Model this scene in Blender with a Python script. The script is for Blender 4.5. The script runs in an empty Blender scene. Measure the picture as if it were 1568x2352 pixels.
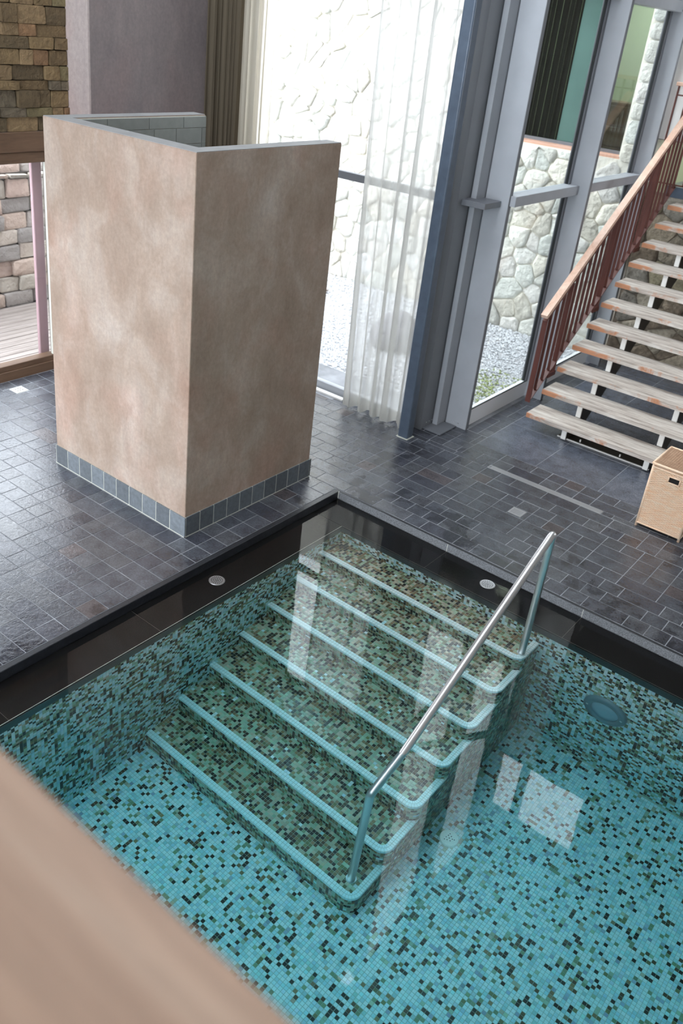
import bpy, bmesh, math, random
import numpy as np
from mathutils import Matrix, Vector, Euler

# ------------------------------------------------------------------ camera
sc = bpy.context.scene
C = sc.collection
CAM_LOC = (3.9558, -3.7965, 3.5482)
CAM_ROT = (1.1027, -0.0939, 0.6906)
FPX, PPX, PPY = 1991.3, 784 - 62.83, 1176 - 142.01
cd = bpy.data.cameras.new('camera')
cam = bpy.data.objects.new('camera', cd)
C.objects.link(cam)
cam.location = CAM_LOC
cam.rotation_euler = CAM_ROT
cd.sensor_fit = 'VERTICAL'
cd.sensor_height = 36.0
cd.lens = 36.0 * FPX / 2352
cd.shift_x = 62.83 / 2352
cd.shift_y = -142.01 / 2352
cd.clip_start = 0.05
cd.clip_end = 200
cd.dof.use_dof = True
cd.dof.focus_distance = 5.2
cd.dof.aperture_fstop = 2.4
sc.camera = cam

# ------------------------------------------------------------------ light of the sky, exposure
sc.view_settings.view_transform = 'Standard'
sc.view_settings.look = 'None'
sc.view_settings.gamma = 1.0
sc.view_settings.use_curve_mapping = False
sc.view_settings.exposure = 0.42
w = bpy.data.worlds.new('overcast_sky')
sc.world = w
w.use_nodes = True
bg = w.node_tree.nodes['Background']
bg.inputs[0].default_value = (0.86, 0.93, 1.0, 1)
bg.inputs[1].default_value = 6.5


def portal(name, loc, rot, sx, sy):
    l = bpy.data.lights.new(name, 'AREA')
    l.shape = 'RECTANGLE'
    l.size = sx
    l.size_y = sy
    l.cycles.is_portal = True
    o = bpy.data.objects.new(name, l)
    C.objects.link(o)
    o.location = loc
    o.rotation_euler = rot


H90 = math.pi / 2
portal('portal_courtyard', (-1.2, 3.12, 1.9), (-H90, 0, 0), 2.5, 3.7)
portal('portal_courtyard_side', (0.30, 5.1, 4.3), (0, -H90, 0), 8.4, 3.3)
portal('portal_terrace', (-3.4, -2.7, 1.1), (0, -H90, 0), 2.0, 7.7)
portal('portal_front', (1.2, -7.25, 3.9), (H90, 0, 0), 8.0, 7.2)
portal('portal_added_skylight', (0, -.75, 8.95), (0, 0, 0), 4.0, 5.1)
portal('portal_clerestory', (1.14, 6.95, 7.5), (-H90, 0, 0), 1.6, 1.6)

try:
    sc.cycles.use_denoising = True
    sc.cycles.diffuse_bounces = 5
    sc.cycles.glossy_bounces = 4
    sc.cycles.transmission_bounces = 8
    sc.cycles.transparent_max_bounces = 16
    sc.cycles.max_bounces = 12
    sc.cycles.sample_clamp_indirect = 6.0
    sc.cycles.blur_glossy = 0.5
except Exception:
    pass

random.seed(7)
rng = np.random.default_rng(11)


# ------------------------------------------------------------------ helpers
def lin(r, g, b):
    f = lambda c: (c / 255 / 12.92) if c / 255 <= 0.04045 else ((c / 255 + 0.055) / 1.055) ** 2.4
    return (f(r), f(g), f(b), 1.0)


def tag(o, label=None, cat=None, group=None, kind=None):
    if label: o['label'] = label
    if cat: o['category'] = cat
    if group: o['group'] = group
    if kind: o['kind'] = kind
    return o


def empty(name, loc=(0, 0, 0), **k):
    o = bpy.data.objects.new(name, None)
    C.objects.link(o)
    o.location = loc
    o.empty_display_size = 0.1
    tag(o, **k)
    return o


def obj(name, me, m=None, parent=None, loc=None, **k):
    if isinstance(me, bmesh.types.BMesh):
        b = me
        me = bpy.data.meshes.new(name)
        b.to_mesh(me)
        b.free()
    o = bpy.data.objects.new(name, me)
    C.objects.link(o)
    if m is not None and len(me.materials) == 0:
        me.materials.append(m)
    if parent is not None: o.parent = parent
    if loc is not None: o.location = loc
    tag(o, **k)
    return o


def npmesh(name, V, F, col=None, smooth=False):
    """V (n,3), F (m,k) equal-sized faces, col (m,3) per-face colours"""
    V = np.asarray(V, dtype=np.float32)
    F = np.asarray(F, dtype=np.int32)
    me = bpy.data.meshes.new(name)
    n, k = F.shape
    me.vertices.add(len(V))
    me.vertices.foreach_set('co', V.ravel())
    me.loops.add(n * k)
    me.loops.foreach_set('vertex_index', F.ravel())
    me.polygons.add(n)
    me.polygons.foreach_set('loop_start', np.arange(n, dtype=np.int32) * k)
    me.polygons.foreach_set('use_smooth', np.full(n, smooth, dtype=bool))
    if col is not None:
        a = me.attributes.new('tint', 'FLOAT_COLOR', 'FACE')
        c = np.ones((n, 4), dtype=np.float32)
        c[:, :3] = col
        a.data.foreach_set('color', c.ravel())
    me.update(calc_edges=True)
    me.validate()
    return me


def pymesh(name, V, F, col=None, smooth=False):
    me = bpy.data.meshes.new(name)
    me.from_pydata([tuple(v) for v in V], [], [tuple(f) for f in F])
    if smooth:
        me.polygons.foreach_set('use_smooth', np.ones(len(me.polygons), dtype=bool))
    if col is not None:
        a = me.attributes.new('tint', 'FLOAT_COLOR', 'FACE')
        c = np.ones((len(F), 4), dtype=np.float32)
        c[:, :3] = np.asarray(col)[:3] if np.ndim(col) == 1 else np.asarray(col)
        a.data.foreach_set('color', c.ravel())
    me.update()
    return me


def box(b, x0, x1, y0, y1, z0, z1, bev=0.0, seg=1):
    vs = [b.verts.new(p) for p in ((x0, y0, z0), (x1, y0, z0), (x1, y1, z0), (x0, y1, z0),
                                    (x0, y0, z1), (x1, y0, z1), (x1, y1, z1), (x0, y1, z1))]
    fs = [b.faces.new([vs[i] for i in f]) for f in ((0, 3, 2, 1), (4, 5, 6, 7), (0, 1, 5, 4), (1, 2, 6, 5), (2, 3, 7, 6), (3, 0, 4, 7))]
    if bev:
        es = list({e for f in fs for e in f.edges})
        bmesh.ops.bevel(b, geom=es, offset=bev, segments=seg, affect='EDGES', profile=0.5)
    return vs


def bx(name, m, parent, x0, x1, y0, y1, z0, z1, bev=0.0, seg=1, **k):
    b = bmesh.new()
    box(b, x0, x1, y0, y1, z0, z1, bev, seg)
    return obj(name, b, m, parent, **k)


def boxes(name, m, parent, L, bev=0.0, **k):
    b = bmesh.new()
    for q in L: box(b, *q, bev=bev)
    return obj(name, b, m, parent, **k)


def ngon_prism(b, pts, axis_o, ex, ey, ez, z0, z1):
    """pts 2-D, placed at o + x*ex + y*ey, extruded along ez from z0 to z1"""
    o, ex, ey, ez = Vector(axis_o), Vector(ex), Vector(ey), Vector(ez)
    lo = [b.verts.new(o + ex * p[0] + ey * p[1] + ez * z0) for p in pts]
    hi = [b.verts.new(o + ex * p[0] + ey * p[1] + ez * z1) for p in pts]
    n = len(pts)
    b.faces.new(list(reversed(lo)))
    b.faces.new(hi)
    for i in range(n):
        b.faces.new([lo[i], lo[(i + 1) % n], hi[(i + 1) % n], hi[i]])


def disc(r, n=32):
    return [(r * math.cos(2 * math.pi * i / n), r * math.sin(2 * math.pi * i / n)) for i in range(n)]


def tube(b, pts, r, n=16, caps=True):
    pts = [Vector(p) for p in pts]
    rings = []
    up = None
    for i, p in enumerate(pts):
        if i == 0: t = pts[1] - p
        elif i == len(pts) - 1: t = p - pts[i - 1]
        else: t = (pts[i + 1] - p).normalized() + (p - pts[i - 1]).normalized()
        t.normalize()
        if up is None:
            up = Vector((1, 0, 0)) if abs(t.x) < 0.9 else Vector((0, 0, 1))
        a = (up - t * up.dot(t)).normalized()
        up = a
        c = t.cross(a)
        rr = r[i] if isinstance(r, (list, tuple)) else r
        rings.append([b.verts.new(p + (a * math.cos(2 * math.pi * k / n) + c * math.sin(2 * math.pi * k / n)) * rr) for k in range(n)])
    for i in range(len(rings) - 1):
        for k in range(n):
            f = b.faces.new([rings[i][k], rings[i][(k + 1) % n], rings[i + 1][(k + 1) % n], rings[i + 1][k]])
            f.smooth = True
    if caps:
        b.faces.new(list(reversed(rings[0])))
        b.faces.new(rings[-1])


def arc_pts(p0, p1, p2, r, n=8):
    """fillet of radius-like distance r at p1"""
    p0, p1, p2 = Vector(p0), Vector(p1), Vector(p2)
    a = p1 + (p0 - p1).normalized() * r
    c = p1 + (p2 - p1).normalized() * r
    return [a.lerp(p1, t).lerp(p1.lerp(c, t), t) for t in [i / n for i in range(n + 1)]]


# ------------------------------------------------------------------ materials
def M(name):
    m = bpy.data.materials.new(name)
    m.use_nodes = True
    nt = m.node_tree
    return m, nt, nt.nodes['Principled BSDF'], nt.nodes['Material Output']


def N(nt, t, **k):
    n = nt.nodes.new(t)
    for a, v in k.items():
        if a.startswith('i_'):
            n.inputs[a[2:].replace('_', ' ')].default_value = v
        elif a.startswith('n_'):
            n.inputs[int(a[2:])].default_value = v
        else:
            setattr(n, a, v)
    return n


def ramp(nt, fac, stops):
    r = nt.nodes.new('ShaderNodeValToRGB')
    e = r.color_ramp.elements
    while len(e) < len(stops): e.new(0.5)
    for i, (p, c) in enumerate(stops):
        e[i].position = p
        e[i].color = c if len(c) == 4 else (*c, 1)
    nt.links.new(fac, r.inputs[0])
    return r.outputs[0]


def coords(nt, scale=(1, 1, 1), kind='Object', rot=(0, 0, 0)):
    t = nt.nodes.new('ShaderNodeTexCoord')
    mp = N(nt, 'ShaderNodeMapping')
    mp.inputs['Scale'].default_value = scale
    mp.inputs['Rotation'].default_value = rot
    nt.links.new(t.outputs[kind], mp.inputs[0])
    return mp.outputs[0]


def noise(nt, co, scale, detail=4, rough=0.55, dist=0.0):
    n = N(nt, 'ShaderNodeTexNoise', i_Scale=scale, i_Detail=detail, i_Roughness=rough, i_Distortion=dist)
    nt.links.new(co, n.inputs['Vector'])
    return n.outputs['Fac']


def mix(nt, fac, a, b, mode='MIX'):
    x = nt.nodes.new('ShaderNodeMix')
    x.data_type = 'RGBA'
    x.blend_type = mode
    for s, v in ((x.inputs[0], fac), (x.inputs[6], a), (x.inputs[7], b)):
        if isinstance(v, (int, float)): s.default_value = v
        elif isinstance(v, tuple): s.default_value = v if len(v) == 4 else (*v, 1)
        else: nt.links.new(v, s)
    return x.outputs[2]


def bump(nt, p, h, strength=0.3, dist=0.01):
    b = N(nt, 'ShaderNodeBump')
    b.inputs['Strength'].default_value = strength
    b.inputs['Distance'].default_value = dist
    nt.links.new(h, b.inputs['Height'])
    nt.links.new(b.outputs[0], p.inputs['Normal'])


def simple(name, col, rough=0.5, metal=0.0, bscale=0, bstr=0.1, var=0.0, vscale=6, spec=0.5, bdist=0.003):
    m, nt, p, o = M(name)
    p.inputs['Base Color'].default_value = col
    p.inputs['Roughness'].default_value = rough
    p.inputs['Metallic'].default_value = metal
    p.inputs['Specular IOR Level'].default_value = spec
    co = coords(nt, kind='Object')
    if var:
        n = noise(nt, co, vscale, 5)
        c = ramp(nt, n, [(0.3, tuple(x * (1 - var) for x in col[:3])), (0.7, tuple(min(1, x * (1 + var)) for x in col[:3]))])
        nt.links.new(c, p.inputs['Base Color'])
    if bscale:
        bump(nt, p, noise(nt, co, bscale, 4), bstr, bdist)
    return m


def tinted(name, rough=0.5, vscale=20, var=0.25, bscale=0, bstr=0.2, bdist=0.003, spec=0.5, wet=False, ior=1.5):
    """colour of each piece comes from the 'tint' attribute (its own colour), plus grain"""
    m, nt, p, o = M(name)
    a = N(nt, 'ShaderNodeAttribute', attribute_name='tint')
    co = coords(nt)
    n = noise(nt, co, vscale, 5, 0.6)
    g = ramp(nt, n, [(0.3, (1 - var,) * 3), (0.7, (1 + 0.0 * var,) * 3)])
    c = mix(nt, 1.0, a.outputs['Color'], g, 'MULTIPLY')
    nt.links.new(c, p.inputs['Base Color'])
    p.inputs['Roughness'].default_value = rough
    p.inputs['Specular IOR Level'].default_value = spec
    p.inputs['IOR'].default_value = ior
    if bscale: bump(nt, p, noise(nt, co, bscale, 5, 0.6), bstr, bdist)
    return m


def slate_mat():
    m, nt, p, o = M('slate')
    a = N(nt, 'ShaderNodeAttribute', attribute_name='tint')
    co = coords(nt)
    n1 = noise(nt, co, 9, 6, 0.65, 0.4)
    n2 = noise(nt, co, 70, 5, 0.7)
    g = ramp(nt, n1, [(0.3, (0.62, 0.62, 0.66)), (0.7, (1.38, 1.38, 1.36))])
    g2 = ramp(nt, n2, [(0.32, (0.62, 0.62, 0.62)), (0.70, (1.55, 1.55, 1.55))])
    c = mix(nt, 1.0, mix(nt, 1.0, a.outputs['Color'], g, 'MULTIPLY'), g2, 'MULTIPLY')
    # damp patches: darker and glossier stone by the pool
    t = nt.nodes.new('ShaderNodeTexCoord')
    w1 = noise(nt, co, 2.6, 7, 0.62, 0.6)
    sx = nt.nodes.new('ShaderNodeSeparateXYZ')
    nt.links.new(t.outputs['Object'], sx.inputs[0])

    def near(sock, v, wd):
        s = N(nt, 'ShaderNodeMath', operation='SUBTRACT'); nt.links.new(sock, s.inputs[0]); s.inputs[1].default_value = v
        ab = N(nt, 'ShaderNodeMath', operation='ABSOLUTE'); nt.links.new(s.outputs[0], ab.inputs[0])
        mr = N(nt, 'ShaderNodeMapRange'); nt.links.new(ab.outputs[0], mr.inputs[0])
        mr.inputs[1].default_value = 0.0; mr.inputs[2].default_value = wd; mr.inputs[3].default_value = 1; mr.inputs[4].default_value = 0
        return mr.outputs[0]
    e = N(nt, 'ShaderNodeMath', operation='MAXIMUM')
    nt.links.new(near(sx.outputs[0], 0.33, 0.30), e.inputs[0])
    nt.links.new(near(sx.outputs[1], 1.45, 0.85), e.inputs[1])
    ad = N(nt, 'ShaderNodeMath', operation='MULTIPLY_ADD')
    nt.links.new(e.outputs[0], ad.inputs[0]); ad.inputs[1].default_value = 0.19; nt.links.new(w1, ad.inputs[2])
    wet = ramp(nt, ad.outputs[0], [(0.64, (0, 0, 0)), (0.70, (1, 1, 1))])
    c = mix(nt, wet, c, mix(nt, 1.0, c, (0.5, 0.5, 0.53), 'MULTIPLY'))
    nt.links.new(c, p.inputs['Base Color'])
    rr = N(nt, 'ShaderNodeMapRange'); nt.links.new(wet, rr.inputs[0]); rr.inputs[3].default_value = 0.25; rr.inputs[4].default_value = 0.13
    nt.links.new(rr.outputs[0], p.inputs['Roughness'])
    h = N(nt, 'ShaderNodeMath', operation='MULTIPLY_ADD')
    nt.links.new(n1, h.inputs[0]); h.inputs[1].default_value = 0.15; nt.links.new(noise(nt, co, 38, 6, 0.6, 0.8), h.inputs[2])
    p.inputs['Specular IOR Level'].default_value = 1.0
    bump(nt, p, h.outputs[0], 0.42, 0.005)
    return m


def plaster_mat(name, stops, scale=1.1, rough=0.75):
    m, nt, p, o = M(name)
    co = coords(nt, (1, 1, 0.8))
    n1 = noise(nt, co, scale * 1.3, 6, 0.52, 0.9)
    n2 = noise(nt, co, scale * 3.4, 6, 0.6, 0.6)
    n3 = noise(nt, co, 40, 5, 0.7)
    ad = N(nt, 'ShaderNodeMath', operation='MULTIPLY_ADD'); nt.links.new(n2, ad.inputs[0]); ad.inputs[1].default_value = 0.45
    sb = N(nt, 'ShaderNodeMath', operation='MULTIPLY'); nt.links.new(n1, sb.inputs[0]); sb.inputs[1].default_value = 0.62
    nt.links.new(sb.outputs[0], ad.inputs[2])
    c = ramp(nt, ad.outputs[0], stops)
    pk = ramp(nt, noise(nt, co, scale * 2.1, 4, 0.5, 0.3), [(0.48, (0, 0, 0)), (0.72, (0.75, 0.75, 0.75))])
    c = mix(nt, pk, c, mix(nt, 1.0, c, (1.07, 0.94, 0.92), 'MULTIPLY'))
    c = mix(nt, 1.0, c, ramp(nt, n3, [(0.28, (0.84, 0.84, 0.84)), (0.72, (1.1, 1.1, 1.1))]), 'MULTIPLY')
    n4 = noise(nt, coords(nt, (9, 9, 2.2), rot=(.35, .35, 0)), 1.6, 6, 0.7, .4)
    c = mix(nt, 1.0, c, ramp(nt, n4, [(0.35, (0.93, 0.93, 0.94)), (0.7, (1.06, 1.05, 1.05))]), 'MULTIPLY')
    nt.links.new(c, p.inputs['Base Color'])
    p.inputs['Roughness'].default_value = rough
    p.inputs['Specular IOR Level'].default_value = 0.3
    bump(nt, p, n3, 0.12, 0.003)
    return m


def glass_mat(name, tint=(1, 1, 1, 1), refl=1.0):
    m, nt, p, o = M(name)
    nt.nodes.remove(p)
    tr = N(nt, 'ShaderNodeBsdfTransparent'); tr.inputs[0].default_value = tint
    gl = N(nt, 'ShaderNodeBsdfGlossy'); gl.inputs['Roughness'].default_value = 0.0
    gl.inputs[0].default_value = (refl, refl, refl, 1)
    fr = N(nt, 'ShaderNodeFresnel')
    ge = nt.nodes.new('ShaderNodeNewGeometry')
    mr = N(nt, 'ShaderNodeMapRange'); nt.links.new(ge.outputs['Backfacing'], mr.inputs[0])
    mr.inputs[3].default_value = 1.5; mr.inputs[4].default_value = 1 / 1.5
    nt.links.new(mr.outputs[0], fr.inputs[0])
    mx = N(nt, 'ShaderNodeMixShader')
    nt.links.new(fr.outputs[0], mx.inputs[0])
    nt.links.new(tr.outputs[0], mx.inputs[1])
    nt.links.new(gl.outputs[0], mx.inputs[2])
    nt.links.new(mx.outputs[0], o.inputs['Surface'])
    return m


def sheer_mat(name, col, transp):
    m, nt, p, o = M(name)
    nt.nodes.remove(p)
    tr = N(nt, 'ShaderNodeBsdfTransparent'); tr.inputs[0].default_value = (1, 1, 1, 1)
    tl = N(nt, 'ShaderNodeBsdfTranslucent'); tl.inputs[0].default_value = col
    df = N(nt, 'ShaderNodeBsdfDiffuse'); df.inputs[0].default_value = col
    a = N(nt, 'ShaderNodeMixShader'); a.inputs[0].default_value = 0.45
    nt.links.new(tl.outputs[0], a.inputs[1]); nt.links.new(df.outputs[0], a.inputs[2])
    lw = N(nt, 'ShaderNodeLayerWeight'); lw.inputs[0].default_value = 0.35
    mr = N(nt, 'ShaderNodeMapRange'); nt.links.new(lw.outputs['Facing'], mr.inputs[0])
    mr.inputs[1].default_value = 0; mr.inputs[2].default_value = 1; mr.inputs[3].default_value = 1 - transp; mr.inputs[4].default_value = 1.0
    mx = N(nt, 'ShaderNodeMixShader')
    nt.links.new(mr.outputs[0], mx.inputs[0]); nt.links.new(tr.outputs[0], mx.inputs[1]); nt.links.new(a.outputs[0], mx.inputs[2])
    nt.links.new(mx.outputs[0], o.inputs['Surface'])
    return m


ZWAT = -0.065


def water_mat():
    m, nt, p, o = M('pool_water')
    nt.nodes.remove(p)
    g = N(nt, 'ShaderNodeBsdfGlass'); g.inputs['Roughness'].default_value = 0.0; g.inputs['IOR'].default_value = 1.333
    g.inputs[0].default_value = (1, 1, 1, 1)
    co = coords(nt)
    sx = nt.nodes.new('ShaderNodeSeparateXYZ'); nt.links.new(co, sx.inputs[0])
    # gentle swell everywhere, fine ripples over the overflow ledge
    a = noise(nt, co, 2.2, 2, 0.5)
    r = noise(nt, co, 42, 3, 0.55, 1.2)

    # ripples only round the ledge drains and the corner where the water runs over
    def ring(p, rad):
        d = N(nt, 'ShaderNodeVectorMath', operation='DISTANCE'); nt.links.new(co, d.inputs[0]); d.inputs[1].default_value = p
        q = N(nt, 'ShaderNodeMapRange'); nt.links.new(d.outputs['Value'], q.inputs[0]); q.inputs[1].default_value = rad; q.inputs[2].default_value = rad * .3
        return q.outputs[0]
    mxm = N(nt, 'ShaderNodeMath', operation='MAXIMUM')
    m2 = N(nt, 'ShaderNodeMath', operation='MAXIMUM')
    nt.links.new(ring((1.865, 1.30, ZWAT), .42), m2.inputs[0]); nt.links.new(ring((.485, -.14, ZWAT), .16), m2.inputs[1])
    nt.links.new(m2.outputs[0], mxm.inputs[0]); nt.links.new(ring((.42, 1.20, ZWAT), .36), mxm.inputs[1])
    rm = N(nt, 'ShaderNodeMath', operation='MULTIPLY'); nt.links.new(mxm.outputs[0], rm.inputs[0]); nt.links.new(r, rm.inputs[1])
    rm2 = N(nt, 'ShaderNodeMath', operation='MULTIPLY'); nt.links.new(rm.outputs[0], rm2.inputs[0]); rm2.inputs[1].default_value = 0.12
    s = N(nt, 'ShaderNodeMath', operation='MULTIPLY_ADD'); nt.links.new(a, s.inputs[0]); s.inputs[1].default_value = 0.35; nt.links.new(rm2.outputs[0], s.inputs[2])
    b = N(nt, 'ShaderNodeBump'); b.inputs['Strength'].default_value = 0.35; b.inputs['Distance'].default_value = 0.008
    nt.links.new(s.outputs[0], b.inputs['Height']); nt.links.new(b.outputs[0], g.inputs['Normal'])
    nt.links.new(g.outputs[0], o.inputs['Surface'])
    v = N(nt, 'ShaderNodeVolumeAbsorption'); v.inputs['Color'].default_value = (0.05, 0.83, 0.93, 1); v.inputs['Density'].default_value = 0.40
    nt.links.new(v.outputs[0], o.inputs['Volume'])
    return m


def wood_mat(name, stops, scale=(1, 14, 14), rough=0.6, bstr=0.2, rot=(0, 0, 0)):
    m, nt, p, o = M(name)
    co = coords(nt, scale, rot=rot)
    n1 = noise(nt, co, 1.6, 6, 0.6, 0.7)
    c = ramp(nt, n1, stops)
    n2 = noise(nt, co, 9, 5, 0.7, 0.3)
    c = mix(nt, 1.0, c, ramp(nt, n2, [(0.3, (0.85, 0.85, 0.85)), (0.7, (1.05, 1.05, 1.05))]), 'MULTIPLY')
    nt.links.new(c, p.inputs['Base Color'])
    p.inputs['Roughness'].default_value = rough
    bump(nt, p, n2, bstr, 0.004)
    return m


def tread_mat():
    m, nt, p, o = M('weathered_tread_wood')
    co = coords(nt, (1.2, 16, 16))
    n1 = noise(nt, co, 1.8, 6, 0.65, 0.8)
    c = ramp(nt, n1, [(0.3, lin(140, 126, 116)), (0.48, lin(196, 184, 174)), (0.7, lin(234, 228, 220))])
    # bare orange wood where the grey has worn away (front arris, left end)
    t = nt.nodes.new('ShaderNodeTexCoord')
    sx = nt.nodes.new('ShaderNodeSeparateXYZ'); nt.links.new(t.outputs['Object'], sx.inputs[0])
    q = N(nt, 'ShaderNodeMapRange'); nt.links.new(sx.outputs[1], q.inputs[0]); q.inputs[1].default_value = 0.03; q.inputs[2].default_value = 0.004
    e = N(nt, 'ShaderNodeMapRange'); nt.links.new(sx.outputs[0], e.inputs[0]); e.inputs[1].default_value = 0.22; e.inputs[2].default_value = 0.02
    z = N(nt, 'ShaderNodeMath', operation='MULTIPLY_ADD'); nt.links.new(e.outputs[0], z.inputs[0]); z.inputs[1].default_value = 0.32
    oi = nt.nodes.new('ShaderNodeObjectInfo')
    ad = N(nt, 'ShaderNodeVectorMath', operation='ADD'); nt.links.new(t.outputs['Object'], ad.inputs[0]); nt.links.new(oi.outputs['Location'], ad.inputs[1])
    nn = noise(nt, ad.outputs[0], 4.2, 5, 0.65, 0.5)
    nt.links.new(nn, z.inputs[2])
    z2 = N(nt, 'ShaderNodeMath', operation='MULTIPLY'); nt.links.new(z.outputs[0], z2.inputs[0]); nt.links.new(q.outputs[0], z2.inputs[1])
    f = ramp(nt, z2.outputs[0], [(0.52, (0, 0, 0)), (0.64, (1, 1, 1))])
    c = mix(nt, f, c, lin(196, 138, 104))
    n2 = noise(nt, co, 12, 5, 0.7)
    c = mix(nt, 1.0, c, ramp(nt, n2, [(0.3, (0.8, 0.8, 0.8)), (0.7, (1.05, 1.05, 1.05))]), 'MULTIPLY')
    nt.links.new(c, p.inputs['Base Color'])
    p.inputs['Roughness'].default_value = 0.75
    bump(nt, p, n2, 0.35, 0.004)
    return m


m_slate = slate_mat()
m_grout_floor = simple('floor_grout', lin(138, 140, 145), 0.8, bscale=60, var=0.45, vscale=3)
m_coping = simple('dark_coping_stone', lin(40, 42, 47), 0.38, bscale=60, bstr=0.4, var=0.25, vscale=30)
m_rough_granite = simple('rough_granite', lin(118, 120, 124), 0.8, bscale=120, bstr=0.6, var=0.45, vscale=110)
m_granite = simple('polished_black_granite', lin(16, 15, 16), 0.5, spec=0.15)
m_granite_band = simple('black_granite_band', lin(50, 54, 56), 0.3, var=0.3, vscale=70)
m_joint = simple('light_joint', lin(205, 205, 195), 0.7)
m_joint_d = simple('grey_joint', lin(96, 92, 86), 0.7)
m_mosaic = tinted('glass_mosaic', 0.18, 60, 0.10)
m_pgrout = simple('pool_grout', lin(184, 182, 166), 0.85)
m_nosing = tinted('nosing_mosaic', 0.2, 60, 0.06)
m_plaster = plaster_mat('shower_plaster', [(0.34, lin(150, 128, 112)), (0.52, lin(166, 146, 131)), (0.64, lin(178, 161, 148)), (0.80, lin(196, 186, 178))])
m_wall = plaster_mat('mauve_plaster', [(0.3, lin(112, 104, 104)), (0.7, lin(134, 124, 122))], 0.8)
m_plaster_lit = plaster_mat('lit_column_plaster', [(0.3, lin(160, 148, 146)), (0.7, lin(176, 164, 160))], 0.8)  # lighter copy of the mauve plaster, for the lit side of the column
m_white_wall = simple('white_wall_paint', lin(226, 224, 220), 0.8, bscale=40, bstr=0.1, var=0.04)
m_back = simple('taupe_wall_paint', lin(120, 112, 104), 0.85, var=.08)
m_ceiling = simple('ceiling_paint', lin(168, 164, 158), 0.85, var=0.05)
m_showertile = tinted('grey_shower_tile', 0.4, 12, 0.15)
m_basetile = tinted('slate_base_tile', 0.5, 30, 0.35, bscale=60, bstr=0.3)
m_glass = glass_mat('window_glass')
m_glass2 = glass_mat('green_tinted_glass', (0.965, 0.98, 0.97, 1), 0.4)
m_glass3 = glass_mat('dark_window_glass', (0.74, 0.80, 0.77, 1), 0.15)
m_frame = simple('grey_painted_aluminium', lin(166, 169, 175), 0.42, var=0.06, vscale=4, bscale=160, bstr=0.05)
m_frame_dark = simple('dark_grey_painted_steel', lin(112, 114, 120), 0.45, var=0.05, vscale=4)
m_bluesteel = simple('blue_grey_painted_steel', lin(80, 91, 106), 0.32, var=0.12, vscale=14, bscale=120, bstr=0.08)
m_frame_lit = simple('lit_grey_aluminium', lin(240, 241, 244), 0.4)  # frame grey lightened to stand for light on the lower rails
m_gasket = simple('black_gasket', lin(30, 34, 36), 0.6)
m_steel = simple('brushed_stainless_steel', (0.74, 0.74, 0.75, 1), 0.32, 0.88, bscale=0)
m_drain = simple('satin_drain_steel', lin(196, 196, 198), 0.35, 0.6)
m_dark = simple('dark_cavity', lin(18, 18, 18), 0.8)
m_rock = tinted('pale_limestone', 0.85, 9, 0.14, bscale=13, bstr=1.0, bdist=0.04)
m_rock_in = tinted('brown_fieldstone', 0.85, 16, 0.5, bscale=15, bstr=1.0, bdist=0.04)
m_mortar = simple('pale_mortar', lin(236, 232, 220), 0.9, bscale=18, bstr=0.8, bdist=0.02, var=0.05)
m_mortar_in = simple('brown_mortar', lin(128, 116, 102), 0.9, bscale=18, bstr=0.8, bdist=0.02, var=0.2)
m_sand = tinted('sandstone', 0.85, 16, 0.4, bscale=26, bstr=0.8, bdist=0.02)
m_sand_back = simple('shadow_joint', lin(40, 32, 24), 0.9)
m_pebble = tinted('pebble', 0.8, 50, 0.1)
m_ground = simple('gravel_bed', lin(190, 190, 192), 0.95, bscale=60, bstr=0.8, var=0.4, vscale=60)
m_boulder = simple('grey_boulder', lin(128, 126, 134), 0.85, bscale=9, bstr=0.8, bdist=0.03, var=0.2, vscale=5)
m_deck = wood_mat('silvered_deck_wood', [(0.3, lin(128, 118, 112)), (0.7, lin(166, 156, 150))], (10, 0.8, 10), 0.7)
m_brownwood = wood_mat('brown_frame_wood', [(0.3, lin(88, 66, 50)), (0.7, lin(116, 90, 70))], (10, 1, 10), 0.5)
m_redwood = simple('pink_red_post_paint', lin(168, 138, 143), 0.6, var=0.12, vscale=2)
m_rail = simple('red_brown_painted_steel', lin(92, 48, 40), 0.42, var=0.1, vscale=10)
m_handrail = wood_mat('pink_brown_handrail_wood', [(0.3, lin(206, 160, 136)), (0.7, lin(230, 198, 178))], (6, 1, 6), 0.38)
m_tread = tread_mat()
m_white = simple('white_painted_steel', lin(236, 234, 230), 0.45)
m_stringer = simple('shaded_stringer_steel', lin(62, 56, 50), 0.5, var=0.2)  # dark steel tone that also carries the shade on the unlit sides
m_wicker = wood_mat('wicker', [(0.3, lin(250, 204, 164)), (0.7, lin(255, 232, 208))], (8, 8, 30), 0.55)
m_wicker_shade = wood_mat('shaded_wicker', [(0.3, lin(186, 146, 116)), (0.7, lin(214, 178, 148))], (8, 8, 8), 0.55)  # wicker darkened to hold the shadow on the basket lid
m_sheer = sheer_mat('sheer_curtain', (0.74, 0.73, 0.70, 1), 0.40)
m_sheer_l = sheer_mat('cream_curtain', (0.62, 0.57, 0.48, 1), 0.35)
m_sheer_shade = sheer_mat('gathered_curtain_shaded', (0.20, 0.165, 0.12, 1), 0.02)  # same sheer fabric, its shade put into a dark brown colour
m_parapet = wood_mat('blond_parapet_wood', [(0.28, lin(150, 118, 97)), (0.5, lin(172, 140, 118)), (0.74, lin(188, 160, 139))], (0.7, 9, 9), 0.5, 0.05)
m_plastic = simple('pale_plastic', lin(240, 244, 236), 0.5)
m_lamp_glass = simple('frosted_lamp_glass', lin(150, 170, 182), 0.25)
m_room = simple('interior_green_wall', lin(196, 208, 188), 0.8)
m_teal = simple('teal_blind', lin(176, 204, 204), 0.8, var=0.1, vscale=3)
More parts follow.
